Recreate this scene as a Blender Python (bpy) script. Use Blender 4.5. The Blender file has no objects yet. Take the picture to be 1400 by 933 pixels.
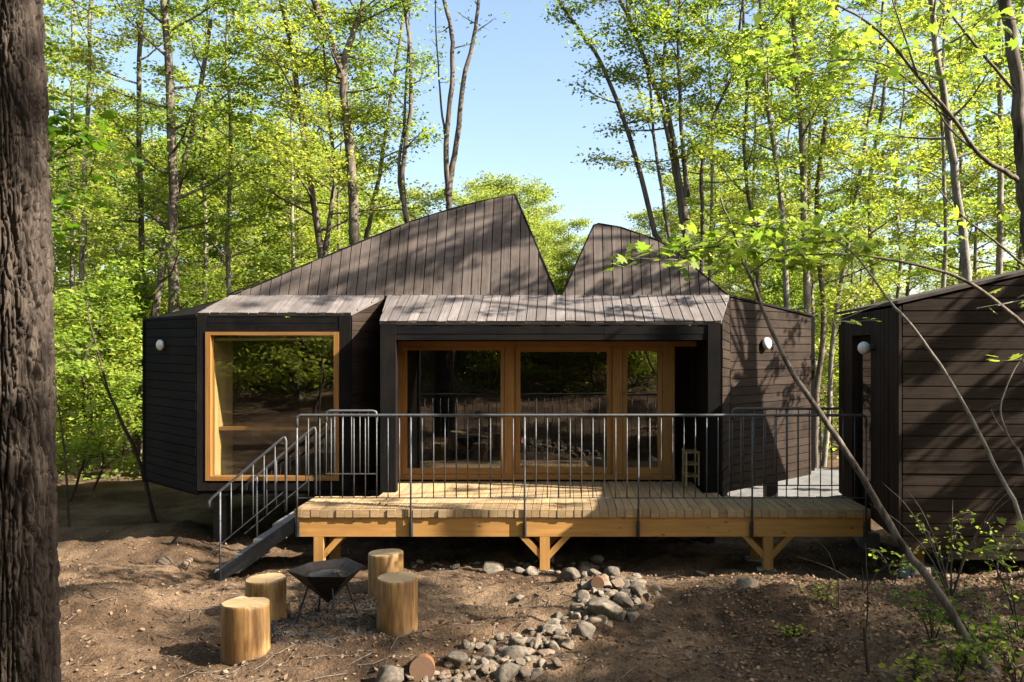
import bpy, math, random
import numpy as np
from mathutils import Vector, noise

# ------------------------------------------------------------------ camera, sky, sun, exposure
SC = bpy.context.scene
COL = SC.collection
F = 1120.0            # focal length in photograph pixels (1400 wide)
CX, CY = 770.0, 474.0 # principal point in photograph pixels
H = 2.64              # eye height

cam_d = bpy.data.cameras.new('camera')
cam = bpy.data.objects.new('camera', cam_d)
COL.objects.link(cam)
cam.location = (0, 0, H)
cam.rotation_euler = (math.radians(90), 0, 0)
cam_d.sensor_width = 36.0
cam_d.lens = F / 1400.0 * 36.0
cam_d.shift_x = -(CX - 700) / 1400.0
cam_d.shift_y = (CY - 466.5) / 1400.0
cam_d.clip_start = 0.05
cam_d.clip_end = 2000
SC.camera = cam

SUN_EL, SUN_AZ = math.radians(36), math.radians(105)   # azimuth from +Y towards +X
SUN = Vector((math.cos(SUN_EL) * math.sin(SUN_AZ), math.cos(SUN_EL) * math.cos(SUN_AZ), math.sin(SUN_EL)))
world = bpy.data.worlds.new('World')
SC.world = world
world.use_nodes = True
wn = world.node_tree.nodes
sky = wn.new('ShaderNodeTexSky')
sky.sky_type = 'NISHITA'
sky.sun_disc = False
sky.sun_elevation = SUN_EL
sky.sun_rotation = SUN_AZ
sky.air_density = 1.0
sky.dust_density = 2.6
sky.ozone_density = 1.0
wn['Background'].inputs['Strength'].default_value = 0.069
world.node_tree.links.new(sky.outputs[0], wn['Background'].inputs['Color'])

sun_d = bpy.data.lights.new('sun', 'SUN')
sun_d.energy = 5.0
sun_d.angle = math.radians(0.5)
sun_d.color = (1.0, 0.92, 0.79)
sun_o = bpy.data.objects.new('sun', sun_d)
COL.objects.link(sun_o)
sun_o.rotation_euler = SUN.to_track_quat('Z', 'Y').to_euler()
sun_o.location = (20, -5, 20)

SC.view_settings.view_transform = 'Standard'
SC.view_settings.look = 'None'
SC.view_settings.gamma = 1.0
SC.view_settings.use_curve_mapping = False
SC.view_settings.exposure = 2.3
SC.cycles.max_bounces = 8
SC.cycles.diffuse_bounces = 4
SC.cycles.glossy_bounces = 4
SC.cycles.transmission_bounces = 6
SC.cycles.transparent_max_bounces = 12
SC.cycles.caustics_reflective = False
SC.cycles.caustics_refractive = False
SC.cycles.sample_clamp_indirect = 6.0
SC.cycles.use_denoising = True

R = random.Random(7)
NR = np.random.default_rng(11)

# ------------------------------------------------------------------ places
def P(px, py, Y):
    """point at depth Y that the photograph shows at pixel px, py"""
    return Vector(((px - CX) / F * Y, Y, H - (py - CY) / F * Y))

KN = [(-60, 12.0), (-30, 8.0), (-12, 3.4), (-4, 1.5), (0, 0.98), (3, 0.66), (5, 0.52), (7, 0.44), (8, 0.28), (9, 0.07),
      (9.7, -0.02), (12, -0.06), (16, -0.05), (30, -0.05), (60, 0.0), (120, 0.0), (400, 0.0)]
KX = np.array([k[0] for k in KN]); KZ = np.array([k[1] for k in KN])
MOUNDS = [(-3.75, 6.7, 0.20, 0.55), (-4.4, 6.2, 0.12, 0.5), (-5.2, 9.2, 0.16, 0.9), (-5.6, 11.6, 0.2, 1.0), (0.3, 7.6, 0.08, 0.7),
          (2.2, 7.4, 0.10, 0.8), (1.6, 8.2, 0.07, 0.5), (4.6, 7.6, 0.13, 1.2), (-1.3, 8.4, 0.09, 0.6), (3.2, 6.0, 0.08, 0.7), (-2.3, 5.3, -0.04, 0.6),
          (-2.35, 6.5, -0.05, 0.6), (-1.9, 7.6, 0.05, 0.4)]
def terr(x, y, fine=True):
    z = float(np.interp(y, KX, KZ))
    if y > 8 and x < -3: z -= 0.07 * min(1, (-3 - x))
    for mx, my, a, r in MOUNDS:
        d = ((x - mx) ** 2 + (y - my) ** 2) / (r * r)
        if d < 8: z += a * math.exp(-d)
    if abs(x) < 40 and abs(y) < 60:
        z += 0.07 * noise.noise((x * 0.8, y * 0.9, 3.1)) + 0.058 * noise.noise((x * 1.7, y * 3.2, 7.7))
        if fine:
            near = max(0.0, 1 - max(abs(x) - 6, 0) / 6) * max(0.0, 1 - max(y - 12, 0) / 8)
            z += near * (0.044 * noise.noise((x * 5, y * 7, 1.3)) + 0.021 * noise.noise((x * 13, y * 14, 5.3)) + 0.010 * noise.noise((x * 31, y * 31, 2.3)))
    else:
        z += 0.2 * noise.noise((x * 0.05, y * 0.05, 1))
    return z
def G(px, py):
    """where the line of sight through a pixel meets the ground"""
    lo = 3.0
    for i in range(4000):
        Y = 3.0 + i * 0.02
        p = P(px, py, Y)
        if p.z <= terr(p.x, Y, False): return Vector((p.x, Y, terr(p.x, Y)))
    return P(px, py, 40)

# ------------------------------------------------------------------ materials
def mat(name):
    m = bpy.data.materials.new(name)
    m.use_nodes = True
    nt = m.node_tree
    return m, nt, nt.nodes['Principled BSDF']
def N(nt, t, **kw):
    n = nt.nodes.new(t)
    for k, v in kw.items():
        if k in n.inputs: n.inputs[k].default_value = v
        else: setattr(n, k, v)
    return n
def ramp(nt, src, stops):
    r = nt.nodes.new('ShaderNodeValToRGB')
    e = r.color_ramp.elements
    while len(e) < len(stops): e.new(0.5)
    for i, (p, c) in enumerate(stops):
        e[i].position = p; e[i].color = (*c, 1)
    nt.links.new(src, r.inputs[0])
    return r
KD = 0.73   # the place is exposed for dark surfaces: real albedos sit well under their look
def sc3(c, k=None): return tuple(v * (KD if k is None else k) for v in c)
def mul(c, k): return tuple(min(1, v * k) for v in c)

def wood(name, c, rough=0.75, var=0.35, grain=0.35, bump=0.25, knots=0.0, spec=0.3, wear=None, su=1.6, sv=45):
    """boards and beams: grain runs along U of the mesh's own map, tone changes from board to board"""
    m, nt, b = mat(name); c = sc3(c); wear = sc3(wear) if wear else None
    L = nt.links.new
    uv = N(nt, 'ShaderNodeUVMap')
    mp = N(nt, 'ShaderNodeMapping'); mp.inputs['Scale'].default_value = (su, sv, 1)
    L(uv.outputs[0], mp.inputs[0])
    n1 = N(nt, 'ShaderNodeTexNoise', Scale=1.0, Detail=6.0, Roughness=0.65, Distortion=0.4); L(mp.outputs[0], n1.inputs['Vector'])
    mp2 = N(nt, 'ShaderNodeMapping'); mp2.inputs['Scale'].default_value = (1.2, 7, 1); L(uv.outputs[0], mp2.inputs[0])
    n2 = N(nt, 'ShaderNodeTexNoise', Scale=1.3, Detail=5.0, Roughness=0.6); L(mp2.outputs[0], n2.inputs['Vector'])
    at = N(nt, 'ShaderNodeAttribute', attribute_name='rnd')
    g = ramp(nt, n1.outputs['Fac'], [(0.3, mul(c, 1 - grain)), (0.52, c), (0.72, mul(c, 1 + grain))])
    tone = N(nt, 'ShaderNodeMath', operation='MULTIPLY_ADD'); tone.inputs[1].default_value = var * 2; tone.inputs[2].default_value = 1 - var
    L(at.outputs['Fac'], tone.inputs[0])
    tn2 = N(nt, 'ShaderNodeMath', operation='MULTIPLY_ADD'); tn2.inputs[1].default_value = 0.9; tn2.inputs[2].default_value = 0.55
    L(n2.outputs['Fac'], tn2.inputs[0])
    tt = N(nt, 'ShaderNodeMath', operation='MULTIPLY'); L(tone.outputs[0], tt.inputs[0]); L(tn2.outputs[0], tt.inputs[1])
    sc = N(nt, 'ShaderNodeVectorMath', operation='SCALE'); L(g.outputs[0], sc.inputs[0]); L(tt.outputs[0], sc.inputs['Scale'])
    out = sc.outputs[0]
    if knots:
        mp3 = N(nt, 'ShaderNodeMapping'); mp3.inputs['Scale'].default_value = (4, 11, 1); L(uv.outputs[0], mp3.inputs[0])
        v = N(nt, 'ShaderNodeTexVoronoi', Scale=1.0, Randomness=1.0); L(mp3.outputs[0], v.inputs['Vector'])
        kr = ramp(nt, v.outputs['Distance'], [(0.05, (1, 1, 1)), (0.13, (0, 0, 0))])
        mx = N(nt, 'ShaderNodeMix', data_type='RGBA'); L(kr.outputs[0], mx.inputs[0])
        L(out, mx.inputs[6]); mx.inputs[7].default_value = (*mul(c, 0.28), 1)
        out = mx.outputs[2]
    if wear:
        w = N(nt, 'ShaderNodeTexNoise', Scale=1.6, Detail=7.0, Roughness=0.68)
        tc = N(nt, 'ShaderNodeTexCoord'); L(tc.outputs['Object'], w.inputs['Vector'])
        wr = ramp(nt, w.outputs['Fac'], [(0.42, (0, 0, 0)), (0.68, (1, 1, 1))])
        mx = N(nt, 'ShaderNodeMix', data_type='RGBA'); L(wr.outputs[0], mx.inputs[0])
        L(out, mx.inputs[6]); mx.inputs[7].default_value = (*wear, 1)
        out = mx.outputs[2]
    L(out, b.inputs['Base Color'])
    b.inputs['Roughness'].default_value = rough
    b.inputs['Specular IOR Level'].default_value = spec
    bp = N(nt, 'ShaderNodeBump', Strength=bump, Distance=0.004); L(n1.outputs['Fac'], bp.inputs['Height']); L(bp.outputs[0], b.inputs['Normal'])
    return m

def bark(name, c1, c2, scale=14.0, stretch=0.14, bump=0.6, dist=0.02):
    m, nt, b = mat(name); c1 = sc3(c1); c2 = sc3(c2); L = nt.links.new
    tc = N(nt, 'ShaderNodeTexCoord')
    mp = N(nt, 'ShaderNodeMapping'); mp.inputs['Scale'].default_value = (1, 1, stretch); L(tc.outputs['Object'], mp.inputs[0])
    n1 = N(nt, 'ShaderNodeTexNoise', Scale=scale, Detail=7.0, Roughness=0.7, Distortion=0.6); L(mp.outputs[0], n1.inputs['Vector'])
    n2 = N(nt, 'ShaderNodeTexNoise', Scale=1.1, Detail=4.0); L(tc.outputs['Object'], n2.inputs['Vector'])
    r = ramp(nt, n1.outputs['Fac'], [(0.33, c1), (0.62, c2)])
    mx = N(nt, 'ShaderNodeMix', data_type='RGBA'); L(n2.outputs['Fac'], mx.inputs[0]); L(r.outputs[0], mx.inputs[6])
    mx2 = N(nt, 'ShaderNodeVectorMath', operation='SCALE'); L(r.outputs[0], mx2.inputs[0]); mx2.inputs['Scale'].default_value = 0.55
    L(mx2.outputs[0], mx.inputs[7]); L(mx.outputs[2], b.inputs['Base Color'])
    b.inputs['Roughness'].default_value = 0.9; b.inputs['Specular IOR Level'].default_value = 0.15
    bp = N(nt, 'ShaderNodeBump', Strength=bump, Distance=dist); L(n1.outputs['Fac'], bp.inputs['Height']); L(bp.outputs[0], b.inputs['Normal'])
    return m

def leaf(name, cold, warm, trans=0.5, tcol=(1.5, 1.6, 0.8)):
    m, nt, b = mat(name); L = nt.links.new; cold = sc3(cold, 0.67); warm = sc3(warm, 0.67)
    at = N(nt, 'ShaderNodeAttribute', attribute_name='rnd')
    r = ramp(nt, at.outputs['Fac'], [(0.0, cold), (0.55, tuple((a + c) / 2 for a, c in zip(cold, warm))), (1.0, warm)])
    b.inputs['Roughness'].default_value = 0.55; b.inputs['Specular IOR Level'].default_value = 0.18
    L(r.outputs[0], b.inputs['Base Color'])
    t = N(nt, 'ShaderNodeBsdfTranslucent')
    vm = N(nt, 'ShaderNodeVectorMath', operation='MULTIPLY'); vm.inputs[1].default_value = tcol
    L(r.outputs[0], vm.inputs[0]); L(vm.outputs[0], t.inputs['Color'])
    mx = N(nt, 'ShaderNodeMixShader'); mx.inputs[0].default_value = trans
    L(b.outputs[0], mx.inputs[1]); L(t.outputs[0], mx.inputs[2])
    L(mx.outputs[0], nt.nodes['Material Output'].inputs['Surface'])
    return m

def metal(name, c, rough=0.45, metallic=0.9, c2=None):
    m, nt, b = mat(name); L = nt.links.new
    tc = N(nt, 'ShaderNodeTexCoord')
    n = N(nt, 'ShaderNodeTexNoise', Scale=22.0, Detail=5.0, Roughness=0.65); L(tc.outputs['Object'], n.inputs['Vector'])
    r = ramp(nt, n.outputs['Fac'], [(0.35, mul(c, 0.7)), (0.68, c2 or mul(c, 1.25))]); L(r.outputs[0], b.inputs['Base Color'])
    rr = ramp(nt, n.outputs['Fac'], [(0.3, (rough * 1.3,) * 3), (0.7, (rough * 0.8,) * 3)]); L(rr.outputs[0], b.inputs['Roughness'])
    b.inputs['Metallic'].default_value = metallic
    return m

M = {}
M['char'] = wood('charred_wall_boards', (0.0085, 0.008, 0.0085), rough=0.72, var=0.3, grain=0.5, bump=0.4, spec=0.06, wear=(0.018, 0.014, 0.012))
M['char_hut_and_lit'] = wood('brown_charred_boards', (0.028, 0.019, 0.014), rough=0.7, var=0.4, grain=0.6, bump=0.5, spec=0.08, wear=(0.046, 0.032, 0.023))  # the hut's own brown; on the cabin's sunny walls it paints in sunlight
M['roofb'] = wood('weathered_roof_boards', (0.0896, 0.0717, 0.0623), rough=0.85, var=0.25, grain=0.45, bump=0.35, spec=0.1, wear=(0.1408, 0.1161, 0.1024))
M['eaveb'] = wood('bleached_roof_boards', (0.1672, 0.1470, 0.1390), rough=0.8, var=0.28, grain=0.4, bump=0.3, spec=0.15, wear=(0.1056, 0.0880, 0.0792))
M['deck'] = wood('pale_deck_boards', (0.3910, 0.2550, 0.1275), rough=0.75, var=0.2, grain=0.28, bump=0.35, wear=(0.3400, 0.2465, 0.1403))
M['beam'] = wood('orange_pine_beam', (0.4250, 0.2167, 0.0612), rough=0.62, var=0.1, grain=0.2, bump=0.15, knots=1, su=0.9, sv=22)
M['frame'] = wood('amber_window_timber', (0.3200, 0.1472, 0.0384), rough=0.45, var=0.12, grain=0.22, bump=0.12, spec=0.5, sv=60)
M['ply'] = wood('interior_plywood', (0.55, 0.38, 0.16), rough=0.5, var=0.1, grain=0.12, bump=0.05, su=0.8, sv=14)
M['room'] = wood('dim_room_timber', (0.10, 0.065, 0.032), rough=0.6, var=0.15, grain=0.3, bump=0.1, spec=0.2, su=0.8, sv=14)  # room plywood darkened in its base colour to stand for indoor shade
M['dark'] = wood('black_void_boards', (0.012, 0.011, 0.010), rough=0.9, var=0.1, spec=0.05)
M['rail'] = metal('galvanised_steel', (0.062, 0.064, 0.067), 0.55, 0.25)
M['steel'] = metal('dark_steel', (0.035, 0.037, 0.042), 0.5, 0.5)
M['bracket'] = metal('grey_bracket_steel', (0.10, 0.105, 0.11), 0.5, 0.8)
M['tread'] = metal('grey_stair_tread', (0.16, 0.165, 0.17), 0.6, 0.2)
M['iron'] = metal('black_iron', (0.012, 0.0123, 0.0135), 0.5, 0.4, (0.034, 0.022, 0.016))
M['bark'] = bark('grey_brown_bark', (0.035, 0.026, 0.020), (0.25, 0.205, 0.16))
M['bark_pale'] = bark('pale_grey_bark', (0.10, 0.082, 0.062), (0.40, 0.36, 0.29), 9.0, 0.5, 0.5)
M['bark_dark'] = bark('dark_twig_bark', (0.04, 0.03, 0.022), (0.12, 0.095, 0.07))
M['bark_big'] = bark('furrowed_bark', (0.022, 0.017, 0.0135), (0.118, 0.090, 0.071), 26.0, 0.14, 1.0, 0.015)
M['leaf'] = leaf('spring_leaves', (0.15, 0.265, 0.035), (0.375, 0.46, 0.075), 0.58, (1.55, 1.5, 0.85))
M['leaf_y'] = leaf('yellow_spring_leaves', (0.255, 0.345, 0.045), (0.48, 0.53, 0.10), 0.58, (1.5, 1.42, 0.9))
M['leaf_g'] = leaf('green_leaves', (0.06, 0.15, 0.014), (0.17, 0.28, 0.025), 0.5, (1.6, 1.6, 0.6))
M['leaf_far'] = leaf('far_leaves', (0.24, 0.34, 0.06), (0.46, 0.51, 0.12), 0.5, (1.4, 1.35, 0.85))
M['litter'] = leaf('dead_leaves', (0.09, 0.055, 0.033), (0.30, 0.20, 0.115), 0.12, (1, 0.9, 0.7))

def m_soil():
    m, nt, b = mat('bare_soil'); L = nt.links.new
    tc = N(nt, 'ShaderNodeTexCoord')
    n1 = N(nt, 'ShaderNodeTexNoise', Scale=0.9, Detail=9.0, Roughness=0.62); L(tc.outputs['Object'], n1.inputs['Vector'])
    n2 = N(nt, 'ShaderNodeTexNoise', Scale=34.0, Detail=6.0, Roughness=0.7); L(tc.outputs['Object'], n2.inputs['Vector'])
    v = N(nt, 'ShaderNodeTexVoronoi', Scale=55.0); L(tc.outputs['Object'], v.inputs['Vector'])
    r1 = ramp(nt, n1.outputs['Fac'], [(0.3, (0.028, 0.018, 0.011)), (0.47, (0.068, 0.043, 0.026)), (0.7, (0.150, 0.102, 0.064))])
    r2 = ramp(nt, n2.outputs['Fac'], [(0.3, (0.45, 0.43, 0.40)), (0.5, (0.95, 0.95, 0.95)), (0.72, (1.5, 1.48, 1.42))])
    mm = N(nt, 'ShaderNodeVectorMath', operation='MULTIPLY'); L(r1.outputs[0], mm.inputs[0]); L(r2.outputs[0], mm.inputs[1])
    # moss and weeds on the forest floor away from the clearing
    L(mm.outputs[0], b.inputs['Base Color'])
    b.inputs['Roughness'].default_value = 0.95; b.inputs['Specular IOR Level'].default_value = 0.1
    b1 = N(nt, 'ShaderNodeBump', Strength=0.9, Distance=0.02); L(n2.outputs['Fac'], b1.inputs['Height'])
    b2 = N(nt, 'ShaderNodeBump', Strength=0.5, Distance=0.012); L(v.outputs['Distance'], b2.inputs['Height']); L(b1.outputs[0], b2.inputs['Normal'])
    L(b2.outputs[0], b.inputs['Normal'])
    return m
M['soil'] = m_soil()

def m_stone(name, c1, c2):
    m, nt, b = mat(name); L = nt.links.new; c1 = sc3(c1); c2 = sc3(c2)
    tc = N(nt, 'ShaderNodeTexCoord'); oi = N(nt, 'ShaderNodeObjectInfo')
    ad = N(nt, 'ShaderNodeVectorMath', operation='ADD'); L(tc.outputs['Object'], ad.inputs[0])
    L(oi.outputs['Random'], ad.inputs[1])
    n1 = N(nt, 'ShaderNodeTexNoise', Scale=5.0, Detail=8.0, Roughness=0.68); L(ad.outputs[0], n1.inputs['Vector'])
    n2 = N(nt, 'ShaderNodeTexNoise', Scale=60.0, Detail=4.0, Roughness=0.7); L(tc.outputs['Object'], n2.inputs['Vector'])
    r = ramp(nt, n1.outputs['Fac'], [(0.32, c1), (0.66, c2)])
    t = N(nt, 'ShaderNodeMath', operation='MULTIPLY_ADD'); L(oi.outputs['Random'], t.inputs[0]); t.inputs[1].default_value = 0.7; t.inputs[2].default_value = 0.62
    s = N(nt, 'ShaderNodeVectorMath', operation='SCALE'); L(r.outputs[0], s.inputs[0]); L(t.outputs[0], s.inputs['Scale'])
    L(s.outputs[0], b.inputs['Base Color']); b.inputs['Roughness'].default_value = 0.9; b.inputs['Specular IOR Level'].default_value = 0.2
    bp = N(nt, 'ShaderNodeBump', Strength=0.6, Distance=0.01); L(n2.outputs['Fac'], bp.inputs['Height']); L(bp.outputs[0], b.inputs['Normal'])
    return m
M['stone'] = m_stone('grey_stone', (0.075, 0.060, 0.046), (0.25, 0.205, 0.155))
M['stone_warm'] = m_stone('warm_stone', (0.11, 0.078, 0.055), (0.27, 0.20, 0.145))
M['ash'] = m_stone('ash_and_charcoal', (0.018, 0.018, 0.0195), (0.10, 0.097, 0.093))
M['chips'] = m_stone('soil_crumbs', (0.05, 0.035, 0.022), (0.20, 0.145, 0.095))
M['gravel'] = m_stone('pale_gravel', (0.17, 0.165, 0.16), (0.28, 0.275, 0.27))
M['concrete'] = m_stone('concrete', (0.20, 0.20, 0.19), (0.34, 0.33, 0.31))

def m_opal():
    m, nt, b = mat('opal_glass')
    b.inputs['Base Color'].default_value = (0.62, 0.61, 0.58, 1); b.inputs['Roughness'].default_value = 0.25
    return m
M['opal'] = m_opal()

def m_glass():
    m, nt, b = mat('window_glass'); L = nt.links.new
    nt.nodes.remove(b)
    fn = N(nt, 'ShaderNodeFresnel', IOR=2.15); ge = N(nt, 'ShaderNodeNewGeometry')   # only the outer face mirrors
    fr = N(nt, 'ShaderNodeMath', operation='SUBTRACT', use_clamp=True); L(fn.outputs[0], fr.inputs[0]); L(ge.outputs['Backfacing'], fr.inputs[1])
    tr = N(nt, 'ShaderNodeBsdfTransparent'); tr.inputs[0].default_value = (0.9, 0.92, 0.9, 1)
    gl = N(nt, 'ShaderNodeBsdfGlossy', Roughness=0.0); gl.inputs[0].default_value = (1, 1, 1, 1)
    tc = N(nt, 'ShaderNodeTexCoord')
    n = N(nt, 'ShaderNodeTexNoise', Scale=1.3, Detail=1.0); L(tc.outputs['Object'], n.inputs['Vector'])
    bp = N(nt, 'ShaderNodeBump', Strength=0.04, Distance=0.05); L(n.outputs['Fac'], bp.inputs['Height']); L(bp.outputs[0], gl.inputs['Normal'])
    mx = N(nt, 'ShaderNodeMixShader'); L(fr.outputs[0], mx.inputs[0]); L(tr.outputs[0], mx.inputs[1]); L(gl.outputs[0], mx.inputs[2])
    L(mx.outputs[0], nt.nodes['Material Output'].inputs['Surface'])
    return m
M['glass'] = m_glass()

def m_log(name='debarked_log', tint=(1, 1, 1)):
    """pale debarked log: vertical grain on the side, rings on the cut end"""
    m, nt, b = mat(name); L = nt.links.new
    tc = N(nt, 'ShaderNodeTexCoord'); oi = N(nt, 'ShaderNodeObjectInfo')
    sx = N(nt, 'ShaderNodeSeparateXYZ'); L(tc.outputs['Object'], sx.inputs[0])
    cb = N(nt, 'ShaderNodeCombineXYZ'); L(sx.outputs[0], cb.inputs[0]); L(sx.outputs[1], cb.inputs[1])
    ml = N(nt, 'ShaderNodeMath', operation='MULTIPLY'); L(sx.outputs[2], ml.inputs[0]); ml.inputs[1].default_value = 0.12
    ad = N(nt, 'ShaderNodeMath', operation='ADD'); L(ml.outputs[0], ad.inputs[0])
    o10 = N(nt, 'ShaderNodeMath', operation='MULTIPLY'); L(oi.outputs['Random'], o10.inputs[0]); o10.inputs[1].default_value = 9.0
    L(o10.outputs[0], ad.inputs[1]); L(ad.outputs[0], cb.inputs[2])
    n1 = N(nt, 'ShaderNodeTexNoise', Scale=38.0, Detail=5.0, Roughness=0.6); L(cb.outputs[0], n1.inputs['Vector'])
    n3 = N(nt, 'ShaderNodeTexNoise', Scale=9.0, Detail=5.0, Roughness=0.6); L(cb.outputs[0], n3.inputs['Vector'])
    side = ramp(nt, n1.outputs['Fac'], [(0.3, (0.20, 0.10, 0.035)), (0.5, (0.38, 0.215, 0.078)), (0.7, (0.48, 0.315, 0.135))])
    st = ramp(nt, n3.outputs['Fac'], [(0.36, (0.42, 0.34, 0.27)), (0.58, (1, 1, 1))])
    sd = N(nt, 'ShaderNodeVectorMath', operation='MULTIPLY'); L(side.outputs[0], sd.inputs[0]); L(st.outputs[0], sd.inputs[1])
    flat = N(nt, 'ShaderNodeCombineXYZ'); L(sx.outputs[0], flat.inputs[0]); L(sx.outputs[1], flat.inputs[1])
    ln = N(nt, 'ShaderNodeVectorMath', operation='LENGTH'); L(flat.outputs[0], ln.inputs[0])
    n2 = N(nt, 'ShaderNodeTexNoise', Scale=6.0, Detail=3.0); L(tc.outputs['Object'], n2.inputs['Vector'])
    wv = N(nt, 'ShaderNodeMath', operation='MULTIPLY_ADD'); L(n2.outputs['Fac'], wv.inputs[0]); wv.inputs[1].default_value = 0.03; L(ln.outputs['Value'], wv.inputs[2])
    s2 = N(nt, 'ShaderNodeMath', operation='MULTIPLY'); L(wv.outputs[0], s2.inputs[0]); s2.inputs[1].default_value = 620
    sn = N(nt, 'ShaderNodeMath', operation='SINE'); L(s2.outputs[0], sn.inputs[0])
    end = ramp(nt, sn.outputs[0], [(0.0, (0.35, 0.24, 0.125)), (1.0, (0.47, 0.35, 0.20))])
    an = N(nt, 'ShaderNodeMath', operation='ARCTAN2'); L(sx.outputs[0], an.inputs[0]); L(sx.outputs[1], an.inputs[1])
    aw = N(nt, 'ShaderNodeMath', operation='MULTIPLY_ADD'); L(an.outputs[0], aw.inputs[0]); aw.inputs[1].default_value = 2.2; L(o10.outputs[0], aw.inputs[2])
    n4 = N(nt, 'ShaderNodeTexNoise', noise_dimensions='1D', Scale=1.7, Detail=2.0); L(aw.outputs[0], n4.inputs['W'])
    ck = ramp(nt, n4.outputs['Fac'], [(0.485, (1, 1, 1)), (0.5, (0.35, 0.3, 0.25)), (0.515, (1, 1, 1))])
    en = N(nt, 'ShaderNodeVectorMath', operation='MULTIPLY'); L(end.outputs[0], en.inputs[0]); L(ck.outputs[0], en.inputs[1])
    ge = N(nt, 'ShaderNodeNewGeometry'); nz = N(nt, 'ShaderNodeSeparateXYZ')
    vt = N(nt, 'ShaderNodeVectorTransform', vector_type='NORMAL', convert_from='WORLD', convert_to='OBJECT'); L(ge.outputs['Normal'], vt.inputs[0]); L(vt.outputs[0], nz.inputs[0])
    ab = N(nt, 'ShaderNodeMath', operation='ABSOLUTE'); L(nz.outputs[2], ab.inputs[0])
    gt = N(nt, 'ShaderNodeMath', operation='GREATER_THAN'); L(ab.outputs[0], gt.inputs[0]); gt.inputs[1].default_value = 0.8
    mx = N(nt, 'ShaderNodeMix', data_type='RGBA'); L(gt.outputs[0], mx.inputs[0]); L(sd.outputs[0], mx.inputs[6]); L(en.outputs[0], mx.inputs[7])
    tn = N(nt, 'ShaderNodeVectorMath', operation='MULTIPLY'); tn.inputs[1].default_value = sc3(tint)
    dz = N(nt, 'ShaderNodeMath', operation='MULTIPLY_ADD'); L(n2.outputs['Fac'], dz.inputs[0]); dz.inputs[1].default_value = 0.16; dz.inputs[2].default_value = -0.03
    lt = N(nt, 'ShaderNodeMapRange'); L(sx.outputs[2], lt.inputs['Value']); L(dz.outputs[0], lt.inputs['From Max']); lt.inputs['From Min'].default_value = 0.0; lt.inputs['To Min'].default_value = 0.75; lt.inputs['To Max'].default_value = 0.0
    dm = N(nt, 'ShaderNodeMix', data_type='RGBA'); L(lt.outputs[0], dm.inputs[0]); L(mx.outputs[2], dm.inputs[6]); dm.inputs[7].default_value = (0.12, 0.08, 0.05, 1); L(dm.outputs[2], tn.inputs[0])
    L(tn.outputs[0], b.inputs['Base Color']); b.inputs['Roughness'].default_value = 0.6
    bp = N(nt, 'ShaderNodeBump', Strength=0.25, Distance=0.004); L(n1.outputs['Fac'], bp.inputs['Height']); L(bp.outputs[0], b.inputs['Normal'])
    return m
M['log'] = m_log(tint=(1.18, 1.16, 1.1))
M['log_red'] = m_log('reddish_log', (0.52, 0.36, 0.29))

# ------------------------------------------------------------------ building helpers
def offset_of(parent):
    o = Vector((0, 0, 0))
    while parent is not None:
        o += parent.location; parent = parent.parent
    return o
def tag(o, label=None, cat=None, group=None, kind=None):
    if label: o['label'] = label
    if cat: o['category'] = cat
    if group: o['group'] = group
    if kind: o['kind'] = kind
    return o
def empty(name, loc, label, cat, group=None):
    o = bpy.data.objects.new(name, None); COL.objects.link(o)
    o.location = loc; o.empty_display_size = 0.2
    return tag(o, label, cat, group)

def mesh_np(name, verts, loops, totals, rnd=None, uv=None, smooth=False):
    me = bpy.data.meshes.new(name)
    verts = np.asarray(verts, dtype=np.float32); loops = np.asarray(loops, dtype=np.int32); totals = np.asarray(totals, dtype=np.int32)
    me.vertices.add(len(verts)); me.vertices.foreach_set('co', verts.ravel())
    me.loops.add(len(loops)); me.loops.foreach_set('vertex_index', loops)
    me.polygons.add(len(totals))
    starts = np.concatenate([[0], np.cumsum(totals)[:-1]]).astype(np.int32)
    me.polygons.foreach_set('loop_start', starts); me.polygons.foreach_set('loop_total', totals)
    if rnd is not None:
        a = me.attributes.new('rnd', 'FLOAT', 'FACE'); a.data.foreach_set('value', np.asarray(rnd, dtype=np.float32))
    if uv is not None:
        l = me.uv_layers.new(name='UVMap'); l.data.foreach_set('uv', np.asarray(uv, dtype=np.float32).ravel())
    me.polygons.foreach_set('use_smooth', np.full(len(totals), bool(smooth)))
    me.update(calc_edges=True); me.validate()
    return me

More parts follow.
